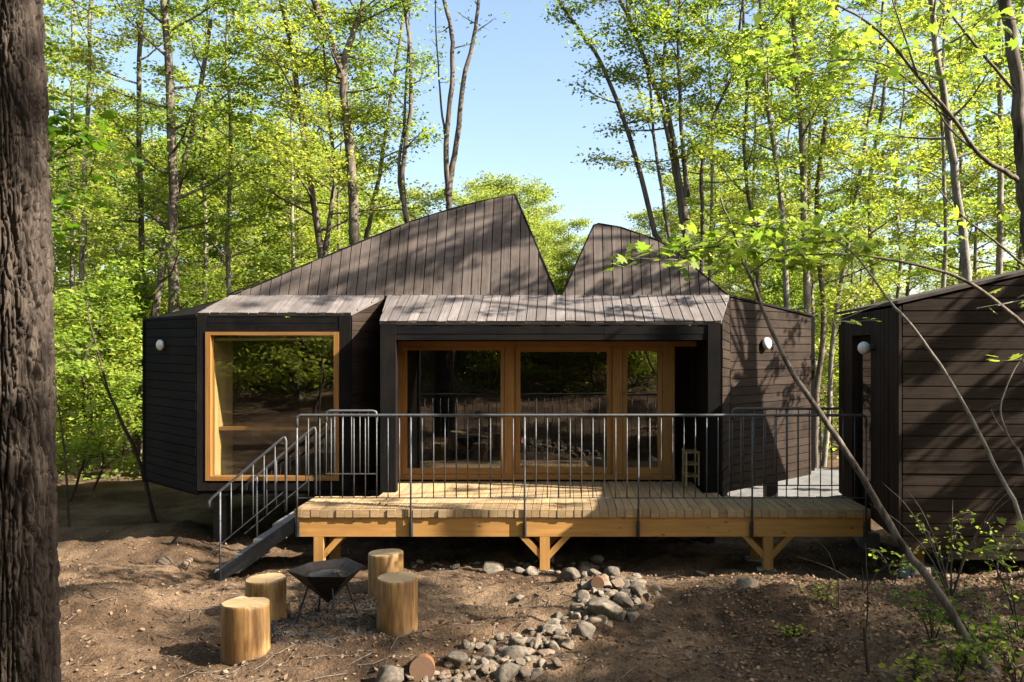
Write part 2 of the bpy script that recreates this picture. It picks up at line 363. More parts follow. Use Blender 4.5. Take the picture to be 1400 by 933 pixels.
class MB:
    def __init__(s): s.v = []; s.f = []; s.r = []; s.uo = []
    def poly(s, pts, faces, rnd=None):
        b = len(s.v); s.v += [Vector(p) for p in pts]
        rnd = R.random() if rnd is None else rnd
        for f in faces: s.f.append([b + i for i in f]); s.r.append(rnd); s.uo.append(rnd * 37.0)
        return s
    def box(s, x0, x1, y0, y1, z0, z1, rnd=None, bev=0.0):
        if bev > 0:
            return s.prism([(x0 + bev, y0, z0), (x1 - bev, y0, z0), (x1, y0, z0 + bev), (x1, y0, z1 - bev), (x1 - bev, y0, z1), (x0 + bev, y0, z1), (x0, y0, z1 - bev), (x0, y0, z0 + bev)], (0, y1 - y0, 0), rnd)
        p = [(x0, y0, z0), (x1, y0, z0), (x1, y1, z0), (x0, y1, z0), (x0, y0, z1), (x1, y0, z1), (x1, y1, z1), (x0, y1, z1)]
        return s.poly(p, [(0, 3, 2, 1), (4, 5, 6, 7), (0, 1, 5, 4), (1, 2, 6, 5), (2, 3, 7, 6), (3, 0, 4, 7)], rnd)
    def prism(s, pts, ext, rnd=None):
        n = len(pts); e = Vector(ext); a = [Vector(p) for p in pts]; b = [p + e for p in a]
        nv = Vector((0, 0, 0))
        for i in range(n): nv += a[i].cross(a[(i + 1) % n])
        fl = nv.dot(e) > 0
        f = [tuple(range(n))[::-1] if fl else tuple(range(n)), tuple(range(n, 2 * n)) if fl else tuple(range(n, 2 * n))[::-1]]
        for i in range(n):
            j = (i + 1) % n
            f.append((i, j, n + j, n + i) if fl else (j, i, n + i, n + j))
        return s.poly(a + b, f, rnd)
    def bar(s, a, b, w, h, up=(0, 0, 1), rnd=None):
        a, b = Vector(a), Vector(b); d = (b - a).normalized(); up = Vector(up)
        sd = d.cross(up).normalized(); u = sd.cross(d)
        q = [a + sd * w / 2 * i + u * h / 2 * j for i, j in ((-1, -1), (1, -1), (1, 1), (-1, 1))]
        return s.prism(q, b - a, rnd)
    def tube(s, pts, rad, sides=8, rnd=None):
        v, q = tube_np(pts, rad, sides); n = len(pts)
        b = len(s.v); s.v += [Vector(p) for p in v]; rnd = R.random() if rnd is None else rnd
        for f in q: s.f.append([b + i for i in f]); s.r.append(rnd); s.uo.append(0)
        s.f.append([b + i for i in range(sides)][::-1]); s.f.append([b + (n - 1) * sides + i for i in range(sides)]); s.r += [rnd, rnd]; s.uo += [0, 0]
        return s
    def boards(s, poly, along, width, gap=0.006, thick=0.018, jit=0.003, back=0.0, phase=0.0, vari=0.0, wob=0.0):
        """a polygon clad in boards running along a direction; `back` adds a solid sheet behind them"""
        p = [Vector(q) for q in poly]; n = Vector((0, 0, 0))
        for i in range(len(p)): n += (p[i] - p[0]).cross(p[(i + 1) % len(p)] - p[0])
        n.normalize()
        if n.y > 0.02 or (abs(n.y) <= 0.02 and n.z < 0): n = -n
        u = Vector(along); u = (u - n * u.dot(n)).normalized(); w = n.cross(u)
        o = p[0]; q = [((a - o).dot(u), (a - o).dot(w)) for a in p]
        if back: s.prism([a - n * 0.001 for a in p], -n * back)
        lo, hi = min(a[1] for a in q), max(a[1] for a in q)
        t = lo - phase * width
        while t < hi:
            wd = width * (1 + R.uniform(-vari, vari))
            c = clip(clip(q, t + gap / 2, 1), t + wd - gap / 2, -1); t += wd
            if len(c) < 3: continue
            if max(a[1] for a in c) - min(a[1] for a in c) < 0.004: continue
            th = thick + R.uniform(-jit, jit); base = 0.001
            pts = [o + u * (a[0] + R.uniform(-wob, wob)) + w * a[1] + n * base for a in c]
            s.prism(pts, n * th)
        return s
    def build(s, name, m, parent=None, smooth=False, loc=None):
        off = offset_of(parent) if parent else Vector(loc or (0, 0, 0))
        v = np.array([tuple(p - off) for p in s.v]); lo = []; tot = []; uv = []
        W = [np.array(p) for p in s.v]
        for f, uo in zip(s.f, s.uo):
            lo += f; tot.append(len(f))
            best = None; bl = -1
            for i in range(len(f)):
                e = W[f[(i + 1) % len(f)]] - W[f[i]]; l = float(e @ e)
                if l > bl: bl = l; best = e
            e1 = best / max(math.sqrt(bl), 1e-9)
            a = W[f[1]] - W[f[0]]; b2 = W[f[-1]] - W[f[0]]; nn = np.cross(a, b2); ln = np.linalg.norm(nn)
            e2 = np.cross(nn / ln, e1) if ln > 1e-12 else np.array([0, 0, 1.0])
            for i in f: uv.append((float(W[i] @ e1) + uo, float(W[i] @ e2) + uo * 0.37))
        me = mesh_np(name, v, lo, tot, s.r, uv, smooth)
        me.materials.append(m)
        o = bpy.data.objects.new(name, me); COL.objects.link(o)
        if parent: o.parent = parent
        else: o.location = off
        return o

def clip(q, t, sgn):
    out = []
    for i in range(len(q)):
        a, b = q[i], q[(i + 1) % len(q)]
        da, db = sgn * (a[1] - t), sgn * (b[1] - t)
        if da >= 0: out.append(a)
        if da * db < 0:
            k = da / (da - db); out.append((a[0] + (b[0] - a[0]) * k, a[1] + (b[1] - a[1]) * k))
    return out

def tube_np(pts, rad, sides):
    p = np.array([tuple(a) for a in pts], dtype=float); n = len(p)
    r = np.asarray(rad, dtype=float) if np.ndim(rad) else np.full(n, rad)
    d = np.gradient(p, axis=0); d /= np.maximum(np.linalg.norm(d, axis=1, keepdims=True), 1e-9)
    ref = np.array([0, 0, 1.0]) if abs(d[0][2]) < 0.9 else np.array([1.0, 0, 0])
    U = np.zeros_like(p); prev = ref
    for i in range(n):
        t = prev - d[i] * (prev @ d[i]); t /= max(np.linalg.norm(t), 1e-9); U[i] = t; prev = t
    Wv = np.cross(d, U)
    a = np.linspace(0, 2 * np.pi, sides, endpoint=False)
    v = p[:, None, :] + r[:, None, None] * (np.cos(a)[None, :, None] * U[:, None, :] + np.sin(a)[None, :, None] * Wv[:, None, :])
    i, j = np.meshgrid(np.arange(n - 1), np.arange(sides), indexing='ij'); j2 = (j + 1) % sides
    q = np.stack([i * sides + j, i * sides + j2, (i + 1) * sides + j2, (i + 1) * sides + j], -1).reshape(-1, 4)
    return v.reshape(-1, 3), q

def smooth_path(pts, n):
    """Catmull-Rom through the points"""
    p = np.array([tuple(a) for a in pts], dtype=float)
    if len(p) == 2: return p[0] + (p[1] - p[0]) * np.linspace(0, 1, n)[:, None]
    e = np.vstack([2 * p[0] - p[1], p, 2 * p[-1] - p[-2]]); m = len(p) - 1
    out = []
    for t in np.linspace(0, m, n):
        i = min(int(t), m - 1); f = t - i
        a, b, c, d = e[i], e[i + 1], e[i + 2], e[i + 3]
        out.append(0.5 * (2 * b + (c - a) * f + (2 * a - 5 * b + 4 * c - d) * f * f + (3 * b - a - 3 * c + d) * f ** 3))
    return np.array(out)

# ------------------------------------------------------------------ ground
def axis(lo, hi, segs):
    out = [lo]
    for end, step in segs:
        n = max(1, int(round((end - out[-1]) / step)))
        out += list(np.linspace(out[-1], end, n + 1)[1:])
    return np.array(out)
gx = axis(-420, 420, [(-120, 30), (-40, 5), (-14, 1.0), (-7, 0.25), (-5, 0.06), (4.6, 0.042), (8, 0.15), (16, 0.6), (40, 2), (120, 8), (420, 30)])
gy = axis(-90, 500, [(-30, 6), (-6, 1.0), (2, 0.4), (4.4, 0.1), (10, 0.036), (12, 0.08), (18, 0.2), (40, 1.2), (120, 8), (500, 38)])
gv = np.array([(x, y, terr(x, y)) for y in gy for x in gx])
nx, ny = len(gx), len(gy)
ii, jj = np.meshgrid(np.arange(ny - 1), np.arange(nx - 1), indexing='ij')
gq = np.stack([ii * nx + jj, ii * nx + jj + 1, (ii + 1) * nx + jj + 1, (ii + 1) * nx + jj], -1).reshape(-1, 4)
gme = mesh_np('ground', gv, gq.ravel(), np.full(len(gq), 4), smooth=True)
gme.materials.append(M['soil'])
ground = bpy.data.objects.new('ground', gme); COL.objects.link(ground); tag(ground, kind='structure')

pth = MB()
xs = np.linspace(2.2, 9.5, 30); ys = np.linspace(14.6, 17.6, 20)
pv = [(x + 0.25 * math.sin(y * 1.7), y + 0.2 * math.sin(x * 1.3), 0) for y in ys for x in xs]
pv = [(x, y, terr(x, y) + 0.03) for x, y, z in pv]
pth.poly(pv, [(j * 30 + i, j * 30 + i + 1, (j + 1) * 30 + i + 1, (j + 1) * 30 + i) for j in range(19) for i in range(29)])
tag(pth.build('gravel_path', M['gravel'], smooth=True), kind='structure')

# ------------------------------------------------------------------ cabin
YT, ZT = 11.52, 3.34       # line where the low front roof meets the steep roof
YP, YB, YD = 10.60, 10.88, 11.55   # porch front, bay front, glazed doors
ZF = 0.75                  # deck and floor level
ZB = 0.66                  # underside of the cabin
def X(px, Y): return (px - CX) / F * Y
def Z(py, Y): return H - (py - CY) / F * Y

cabin = empty('cabin', (-0.5, 11.6, 0), 'dark charred-timber cabin on stilts with two jagged board-clad roof peaks', 'cabin')

# steep roofs: two peaks with a notch between them
SL = 2.3
def roofpt(px, py):
    k = (CY - py) / F
    Y = (SL * YT - (ZT - H)) / (SL - k)
    return Vector(((px - CX) / F * Y, Y, H + k * Y))
def fin(pix, rear_y, rear_z, label):
    pts = [roofpt(*q) for q in pix]
    n = Vector((0, -SL, 1)).normalized()
    body = MB(); k = len(pts); inn = [p - n * 0.004 for p in pts]
    rear = [Vector((p.x * 0.96, rear_y, rear_z)) for p in pts]
    faces = [tuple(range(k))[::-1]] + [(i, i + 1, k + i + 1, k + i) for i in range(k - 1)] + [(k - 1, 0, k, 2 * k - 1)] + [tuple(range(k, 2 * k))]
    body.poly(inn + rear, faces)
    o = body.build('roof', M['dark'], cabin); o['label'] = label
    b = MB(); b.boards(pts, (0, 1, SL), 0.135, 0.013, 0.022, 0.004, wob=0.006)
    b.build('roof_boards', M['roofb'], o)
    t = MB()
    edge = pts[:-1] if pix[0][0] < 500 else pts[1:]
    t.tube([p + n * 0.012 for p in pts], 0.018, 6)
    t.build('verge_trim', M['char'], o)
fin([(316, 406), (380, 379), (445, 352), (500, 329), (560, 305), (620, 286), (660, 276), (704, 267), (762, 405)], 16.4, 2.9, 'tall left roof peak rising in a long curve')
fin([(768, 405), (812, 309), (818, 307), (848, 312), (900, 330), (925, 346), (996, 406)], 16.0, 2.9, 'lower right roof peak with a blunt top')
v = MB(); v.poly([(-0.09, YT, ZT - 0.03), (0.0, YT, ZT - 0.03), (0.0, 16.3, 3.0), (-0.09, 16.3, 3.0)], [(0, 1, 2, 3)])
v.build('valley_gutter', M['steel'], cabin)

# low front roofs
ZPE, ZBE = 2.95, 3.068
A = Vector((-6.09, 12.0, 3.05)); B = Vector((X(270, YB), YB, ZBE)); C = Vector((X(316, YT), YT, ZT))
BR = Vector((X(480, YB), YB, ZBE)); CR = Vector((X(526, YT), YT, ZT))
PL = Vector((X(519, YP), YP, ZPE)); PLT = Vector((X(530, YT), YT, ZT)); PR = Vector((X(986, YP), YP, ZPE)); PRT = Vector((X(997, YT), YT, ZT))
for nm, quad in (('bay', (B, BR, CR, C)), ('porch', (PL, PR, PRT, PLT))):
    m = MB(); m.boards(quad, (0, YT - YP, ZT - ZPE), 0.128, 0.013, 0.024, 0.004, back=0.03, wob=0.008)
    o = m.build('front_roof', M['eaveb'], cabin); o['label'] = 'pale weathered board roof over the ' + ('window bay' if nm == 'bay' else 'porch')
# little roof facet over the left wing, roof over the right wing
WR = Vector((3.93, 13.05, 3.12)); 
rf = MB(); rf.poly([A, B, C, Vector((-5.7, 14.5, 3.0)), Vector((-4.5, 14.5, 3.0))], [(0, 1, 2), (0, 2, 4, 3)])
rf.build('side_roof', M['char'], cabin)
rf = MB(); rf.poly([PRT, WR, Vector((3.7, 15.6, 2.95)), Vector((2.3, 15.6, 2.95))], [(0, 1, 2, 3)])
rf.tube([PRT + Vector((0, -0.01, 0.012)), WR + Vector((0.03, -0.02, 0.012))], 0.022, 6)
rf.build('side_roof', M['char'], cabin)

# walls
def wallquad(a, b, z0a, z0b, z1a, z1b): return [Vector((a[0], a[1], z0a)), Vector((b[0], b[1], z0b)), Vector((b[0], b[1], z1b)), Vector((a[0], a[1], z1a))]
HD = (1, 0, 0)
w = MB(); q = wallquad((A.x, A.y), (B.x, B.y), 0.70, 0.69, A.z, ZBE); w.boards(q, q[1] - q[0], 0.122, 0.010, 0.020, 0.003, back=0.06)
o = w.build('left_wing_wall', M['char'], cabin); o.name = 'wing_wall'; o['label'] = 'wing wall of the cabin left of the window bay'
tri = MB(); tri.poly([Vector((A.x, A.y, 0.69)), Vector((B.x, B.y, 0.69)), Vector((B.x, 14, 0.69))], [(0, 1, 2)]); tri.build('floor_underside', M['dark'], cabin)
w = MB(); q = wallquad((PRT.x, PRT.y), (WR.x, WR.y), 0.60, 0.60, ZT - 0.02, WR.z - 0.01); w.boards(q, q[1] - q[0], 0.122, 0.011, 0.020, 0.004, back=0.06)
o = w.build('wing_wall', M['char_hut_and_lit'], cabin); o['label'] = 'sunlit wing wall right of the porch'  # lighter boards than the shaded front: sunlight put into the colour
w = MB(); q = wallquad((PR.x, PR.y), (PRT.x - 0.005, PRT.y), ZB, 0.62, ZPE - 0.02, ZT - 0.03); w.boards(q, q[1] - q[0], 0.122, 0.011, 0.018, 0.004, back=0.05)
w.build('porch_cheek_wall', M['char_hut_and_lit'], cabin)  # lit copy of the cladding, brightness painted in
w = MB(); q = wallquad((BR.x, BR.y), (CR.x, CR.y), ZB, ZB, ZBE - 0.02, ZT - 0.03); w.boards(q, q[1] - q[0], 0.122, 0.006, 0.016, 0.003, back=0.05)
w.build('bay_cheek_wall', M['char_hut_and_lit'], cabin)  # sunny side again in the lighter, lit-toned boards
w = MB()  # walls no one sees from the front: left back, rear, right back
for a, b, za, zb in (((A.x, A.y), (-5.7, 15.2), A.z, 3.0), ((-5.7, 15.2), (-4.4, 16.3), 3.0, 2.9), ((-4.4, 16.3), (2.2, 16.0), 2.9, 2.9), ((2.2, 16.0), (3.7, 15.4), 2.9, 2.95), ((3.7, 15.4), (WR.x, WR.y), 2.95, WR.z)):
    q = wallquad(a, b, ZB, ZB, za, zb); d = (q[1] - q[0]).cross(Vector((0, 0, 1))).normalized()
    w.prism(q, -d * 0.08)
w.build('rear_wall', M['char'], cabin)
fl = MB(); out = [(A.x, A.y), (B.x, B.y), (BR.x, BR.y), (CR.x, CR.y), (2.3, YT), (3.93, 13.05), (3.7, 15.4), (2.2, 16.0), (-4.4, 16.3), (-5.7, 15.2)]
fl.prism([(x, y, ZB + 0.0) for x, y in out], (0, 0, 0.06)); fl.build('floor', M['dark'], cabin)
# window bay front: corner boards, head and base panels
zb0, zb1 = Z(671, YB), ZBE - 0.02
for a, b in ((270, 282), (464, 480)):
    post = MB(); post.box(X(a, YB), X(b, YB), YB - 0.02, YB + 0.06, zb0, zb1); post.build('corner_board', M['char'], cabin)
for y0, y1 in ((431, 454), (657, 671)):
    xa, xb = X(282, YB) + 0.002, X(464, YB) - 0.002; pan = MB()
    pan.boards([(xa, YB, Z(y1, YB)), (xb, YB, Z(y1, YB)), (xb, YB, Z(y0, YB) - (0.03 if y0 < 440 else 0)), (xa, YB, Z(y0, YB) - (0.03 if y0 < 440 else 0))], HD, 0.115, 0.006, 0.014, 0.003, back=0.05); pan.build('bay_panel', M['char'], cabin)
# porch: columns, head beam, soffit, inner walls
po = MB(); po.box(X(520, YP), X(541, YP), YP - 0.005, YP + 0.14, ZB, 2.93); po.build('porch_column', M['char'], cabin)
po = MB(); po.box(X(968, YP), X(985, YP), YP - 0.005, YP + 0.14, ZB, 2.93); po.build('porch_column', M['char'], cabin)
hb = MB(); xa, xb = X(541, YP) + 0.002, X(968, YP) - 0.002
for x0, x1 in ((xa, X(680, YP)), (X(680, YP) + 0.004, X(826, YP)), (X(826, YP) + 0.004, xb)):
    hb.box(x0, x1, YP + 0.01, YP + 0.10, 2.805, 2.915); hb.box(x0, x1, YP + 0.014, YP + 0.10, 2.725, 2.80)
hb.build('porch_head_beam', M['char'], cabin)
so = MB(); so.box(X(541, YD) + 0.002, xb, YP + 0.102, YD + 0.1, 2.76, 2.79); so.build('porch_soffit', M['char'], cabin)
xl, xr = X(541, YP), X(968, YP)
xq = X(540.6, YD)
iw = MB(); iw.boards([(xl - 0.022, YP + 0.142, ZF), (xq - 0.022, YD + 0.1, ZF), (xq - 0.022, YD + 0.1, 2.756), (xl - 0.022, YP + 0.142, 2.756)], (0, 1, 0), 0.122, back=0.0)
iw.prism([(X(519, YP), YP + 0.142, ZB), (xl - 0.024, YP + 0.142, ZB), (xq - 0.024, YD + 0.1, ZB), (X(530, YT), YT + .1, ZB)], (0, 0, 2.25)); iw.build('porch_side_wall', M['char'], cabin)
iw = MB(); iw.box(xr + 0.002, xr + 0.06, YP + 0.142, YD + 0.12, ZB, 2.9); iw.build('porch_side_wall', M['char'], cabin)
for (bx, by) in ((-4.72, 11.35), (-2.4, 11.4), (2.0, 11.4), (-4.6, 15.2), (2.0, 15.2), (3.4, 13.4)):
    pp = MB(); z0 = terr(bx, by) - 0.1; pp.box(bx - 0.09, bx + 0.09, by - 0.09, by + 0.09, z0, ZB, bev=0.008); pp.build('stilt', M['steel'], cabin)

# glazed doors at the back of the porch
def rect_bar(m, a, b, y0, y1, c, d, YY=YD): m.box(X(a, YY), X(b, YY), c, d, Z(y1, YY), Z(y0, YY))
df = MB()
yb, yf = YD + 0.07, YD - 0.07
for a, b, t, u in ((541, 552, 467, 655), (552, 951, 467, 474), (552, 922, 648, 655)): rect_bar(df, a, b, t, u, yf, yb)
df.build('door_surround', M['frame'], cabin)
for a, b in ((690, 704), (837, 851), (905, 922)):
    mm = MB(); rect_bar(mm, a + .3, b - .3, 474.3, 647.7, yf + 0.01, yb - 0.005); mm.build('mullion', M['frame'], cabin)
def sash(name, a, b, t, u, sw, Yf, Yr, label, YY=YD, swb=None):
    swb = swb or sw; root = None
    m = MB(); g = 0.25
    a += g; b -= g; t += g; u -= g
    rect_bar(m, a, a + sw, t, u, Yf, Yr, YY); rect_bar(m, b - sw, b, t, u, Yf, Yr, YY)
    rect_bar(m, a + sw, b - sw, t, t + sw, Yf + 0.002, Yr, YY); rect_bar(m, a + sw, b - sw, u - swb, u, Yf + 0.002, Yr, YY)
    o = m.build(name, M['frame'], cabin); o['label'] = label
    p = MB(); ym = (Yf + Yr) / 2
    rect_bar(p, a + sw - 0.5, b - sw + 0.5, t + sw - 0.5, u - swb + 0.5, ym - 0.004, ym + 0.004, YY)
    p.build('pane', M['glass'], o)
    return o
sash('window', 552, 690, 474, 648, 5, YD - 0.05, YD, 'wide fixed glazed panel beside the left porch column', swb=8)
d2 = sash('glass_door', 704, 837, 474, 648, 7, YD + 0.005, YD + 0.055, 'sliding glass door in the middle of the porch', swb=9)
d3 = sash('glass_door', 851, 905, 474, 648, 6, YD - 0.05, YD, 'narrow glass door with a round handle', swb=9)
hn = MB(); hn.box(X(828, YD), X(831, YD), YD - 0.02, YD + 0.004, Z(560, YD), Z(546, YD)); hn.build('handle', M['rail'], d2)
hn = MB(); hn.tube([P(853.5, 537, YD - 0.052), P(853.5, 537, YD - 0.10)], 0.012, 8); hn.tube([P(853.5, 537, YD - 0.10), P(853.5, 537, YD - 0.13)], 0.028, 10); hn.build('handle', M['rail'], d3)
# bay window
bf = MB()
for a, b, t, u in ((282, 289, 454, 657), (457, 464, 454, 657), (289, 457, 454, 458.5), (289, 457, 651, 657)): rect_bar(bf, a, b, t, u, YB - 0.03, YB + 0.10, YB)
bw = bf.build('bay_window', M['frame'], cabin); bw['label'] = 'large square window in an amber timber frame'
pn = MB(); rect_bar(pn, 288.8, 457.2, 458.3, 651.2, YB + 0.02, YB + 0.03, YB); pn.build('pane', M['glass'], bw)
rl = MB(); rl.bar((X(289, YB), YB + 0.13, Z(464, YB)), (X(457, YB), YB + 0.13, Z(464, YB)), 0.05, 0.035); rl.build('blind_rail', M['ply'], bw)
# rooms behind the glass
def room(x0, x1, y0, y1, z0, z1):
    rm = MB(); rm.poly([(x0, y0, z0), (x1, y0, z0), (x1, y1, z0), (x0, y1, z0), (x0, y0, z1), (x1, y0, z1), (x1, y1, z1), (x0, y1, z1)],
            [(0, 1, 2, 3), (4, 7, 6, 5), (3, 2, 6, 7), (0, 3, 7, 4), (1, 5, 6, 2)]); rm.build('room_lining', M['room'], cabin)
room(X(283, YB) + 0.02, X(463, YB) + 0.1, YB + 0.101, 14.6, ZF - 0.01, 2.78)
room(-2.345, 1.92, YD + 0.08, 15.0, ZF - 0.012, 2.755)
li = MB(); xi = X(283, YB) + 0.023; li.box(xi, xi + 0.018, YB + 0.103, 11.62, ZF, 2.765); li.build('window_lining', M['ply'], cabin)
ct = MB(); ct.box(X(283, YB) + 0.045, X(463, YB), 11.15, 11.75, 1.50, 1.545); ct.build('window_counter', M['frame'], cabin)

# ------------------------------------------------------------------ wall lamps
def wall_lamp(px, py, Y, nrm, r, label, flat=0.62):
    p = P(px, py, Y); n = Vector(nrm).normalized()
    root = empty('wall_lamp', p, label, 'lamp', 'globe wall lamps')
    b = MB(); b.tube([p - n * 0.10, p - n * 0.03], r * 0.55, 16); b.build('base', M['steel'], root)
    g = MB(); pts = []; rad = []
    for i in range(13):
        a = math.pi * i / 12; pts.append(p + n * (-math.cos(a) * r * flat + 0.02)); rad.append(max(0.002, math.sin(a) * r))
    g.tube(pts, rad, 24); g.build('globe', M['opal'], root, smooth=True)
wl = (B - A); wl = Vector((wl.y, -wl.x, 0))
wall_lamp(221, 472, 11.58, wl, 0.078, 'round white lamp on the shaded wing wall left of the bay window')
wr = Vector((WR.y - PRT.y, -(WR.x - PRT.x), 0))
wall_lamp(1047, 470, 12.06, wr, 0.093, 'round white lamp on the sunlit wing wall right of the porch')

# ------------------------------------------------------------------ deck
DX0, DX1, DY0, DY1 = -3.12, 3.56, 9.49, 10.32
deck = empty('deck', (0, 9.6, 0), 'raised pale timber deck on braced posts in front of the cabin', 'deck')
db = MB()
x = DX0; bw_ = 0.0985
while x < DX1 - 0.03:
    x1 = min(x + bw_ - 0.005, DX1)
    yb_ = YD - 0.075 if (x > X(541, YD) + 0.005 and x1 < xr - 0.005) else (YP - 0.01 if (x > X(519, YP) - 0.05 and x1 < X(986, YP) + .05) else DY1 + R.uniform(-.01, .01))
    y0 = DY0 + R.uniform(-0.008, 0.008); dz = R.uniform(-0.003, 0.003)
    db.box(x, x1, y0, yb_, ZF - 0.09 + dz, ZF + dz, bev=0.004)
    x += bw_
db.build('decking', M['deck'], deck)
bm = MB(); bm.box(DX0 + 0.03, DX1 - 0.02, DY0 + 0.025, DY0 + 0.115, 0.432, ZF - 0.094); bm.build('front_beam', M['beam'], deck)
bm = MB(); bm.box(DX0 + 0.03, DX1 - 0.02, DY1 - 0.16, DY1 - 0.07, 0.432, ZF - 0.094); bm.build('rear_beam', M['beam'], deck)
for xx in (DX0 + 0.03, DX1 - 0.11): 
    bm = MB(); bm.box(xx, xx + 0.08, DY0 + 0.117, DY1 - 0.162, 0.44, ZF - 0.096); bm.build('side_beam', M['beam'], deck)
for k, px in enumerate((437, 745, 1049)):
    for yy in (DY0 + 0.07, DY1 - 0.115):
        xx = X(px, DY0 + 0.07); z0 = terr(xx, yy)
        p_ = MB(); p_.box(xx - 0.057, xx + 0.057, yy - 0.045, yy + 0.045, z0 + 0.03, 0.43, bev=0.004); po_ = p_.build('post', M['beam'], deck)
        f_ = MB(); f_.box(xx - 0.10, xx + 0.10, yy - 0.1, yy + 0.1, z0 - 0.15, z0 + 0.028, bev=0.01); f_.build('footing', M['concrete'], po_)
        for s in (-1, 1):
            if k == 0 and s < 0: continue
            b_ = MB(); a0 = Vector((xx + s * 0.058, yy, 0.17)); a1 = Vector((xx + s * 0.30, yy, 0.425))
            b_.prism([a0 + Vector((0, -0.035, -0.0)), a0 + Vector((0, -0.035, 0.10)), a1 + Vector((-s * 0.09, -0.035, 0.003)), a1 + Vector((0, -0.035, 0.003))], (0, 0.07, 0))
            b_.build('brace', M['beam'], deck)

# ------------------------------------------------------------------ railings
RB = 0.0066
def up_bar_mesh(h):
    m = MB(); m.tube([(0, 0, 0), (0, 0, h)], RB, 8); return m
def rail_run(name, label, a, b, ztop, zbot, n, long_every, zlong, hooks=True, group='steel guard rails on the deck'):
    """top rail with turned-down ends, bottom rail, one child per baluster"""
    a, b = Vector(a), Vector(b); root = empty(name, ((a + b) / 2).xy.to_3d() + Vector((0, 0, zbot)), label, 'railing', group)
    d = (b - a).normalized()
    t = MB(); pts = []
    if hooks: pts += [a + Vector((0, 0, ztop - 0.14)), a + Vector((0, 0, ztop - 0.045)), a + d * 0.012 + Vector((0, 0, ztop - 0.012)), a + d * 0.05 + Vector((0, 0, ztop))]
    else: pts += [a + Vector((0, 0, ztop))]
    if hooks: pts += [b - d * 0.05 + Vector((0, 0, ztop)), b - d * 0.012 + Vector((0, 0, ztop - 0.012)), b + Vector((0, 0, ztop - 0.045)), b + Vector((0, 0, ztop - 0.14))]
    else: pts += [b + Vector((0, 0, ztop))]
    t.tube(pts, 0.0165, 12); t.build('handrail', M['rail'], root, smooth=True)
    s = MB(); s.bar(a + Vector((0, 0, zbot)), b + Vector((0, 0, zbot)), 0.012, 0.012); s.build('bottom_rail', M['rail'], root)
    first = None; firstp = None
    for i in range(n + 1):
        p = a + (b - a) * (i / n)
        post = long_every and i % long_every == 0
        if post:
            if firstp is None:
                m = MB(); m.tube([p + Vector((0, 0, zlong)), p + Vector((0, 0, ztop - 0.01))], 0.0115, 8); firstp = m.build('post', M['rail'], root, smooth=True); fp = p; o = firstp
            else:
                o = firstp.copy(); COL.objects.link(o); o.parent = root; o.location = p - fp
            k = MB(); k.box(p.x - 0.022, p.x + 0.022, p.y + 0.012, p.y + 0.03, zlong - 0.005, zlong + 0.17)
            for dz in (0.02, 0.06, 0.10, 0.14): k.tube([(p.x + 0.014, p.y + 0.013, zlong + dz), (p.x + 0.014, p.y + 0.002, zlong + dz)], 0.008, 6)
            br = k.build('bracket', M['bracket'], None, loc=p); br.parent = o
            br.location = (p - offset_of(root)) - o.location if False else p - offset_of(o)
        else:
            if first is None:
                m = MB(); m.tube([p + Vector((0, 0, zbot)), p + Vector((0, 0, ztop - 0.01))], RB, 8); first = m.build('baluster', M['rail'], root, smooth=True); f0 = p
            else:
                o = first.copy(); COL.objects.link(o); o.parent = root; o.location = p - f0
    return root
YR = DY0 - 0.012
rail_run('guard_rail', 'long steel railing along the front edge of the deck', (X(406, YR), YR, 0), (X(1184, YR), YR, 0), Z(568, YR), Z(681, YR), 50, 10, 0.44)
rail_run('guard_rail', 'short steel railing between the bay window and the porch column', (X(446, 10.28), 10.28, 0), (X(515, 10.28), 10.28, 0), Z(562, 10.28), Z(648, 10.28), 6, 0, 0)
rail_run('guard_rail', 'steel railing at the back of the deck before the sunlit wing wall', (X(1001, 10.30), 10.30, 0), (X(1152, 10.30), 10.30, 0), Z(559, 10.3), Z(664, 10.3), 10, 0, 0)

# ------------------------------------------------------------------ stair
YS0, YS1 = 9.52, 10.62
SX0, SZ0, SX1, SZ1 = -3.13, 0.60, -4.03, -0.12
stair = empty('stair', (-3.6, 10.0, 0), 'dark steel stair going down from the left end of the deck', 'stairs')
dirs = Vector((SX1 - SX0, 0, SZ1 - SZ0))
for yy in (YS0, YS1 - 0.04):
    m = MB(); m.prism([(SX0, yy, SZ0 + 0.05), (SX0, yy, SZ0 - 0.12), (SX1 - 0.10, yy, SZ1 - 0.08), (SX1 - 0.20, yy, SZ1 + 0.0)], (0, 0.04, 0)); m.build('stringer', M['steel'], stair)
for k in range(4):
    t = (k + 0.55) / 4; cx = SX0 + dirs.x * t; cz = SZ0 + dirs.z * t + 0.07
    m = MB(); m.box(cx - 0.14, cx + 0.14, YS0 + 0.042, YS1 - 0.042, cz - 0.04, cz, bev=0.003); m.build('tread', M['tread'], stair)
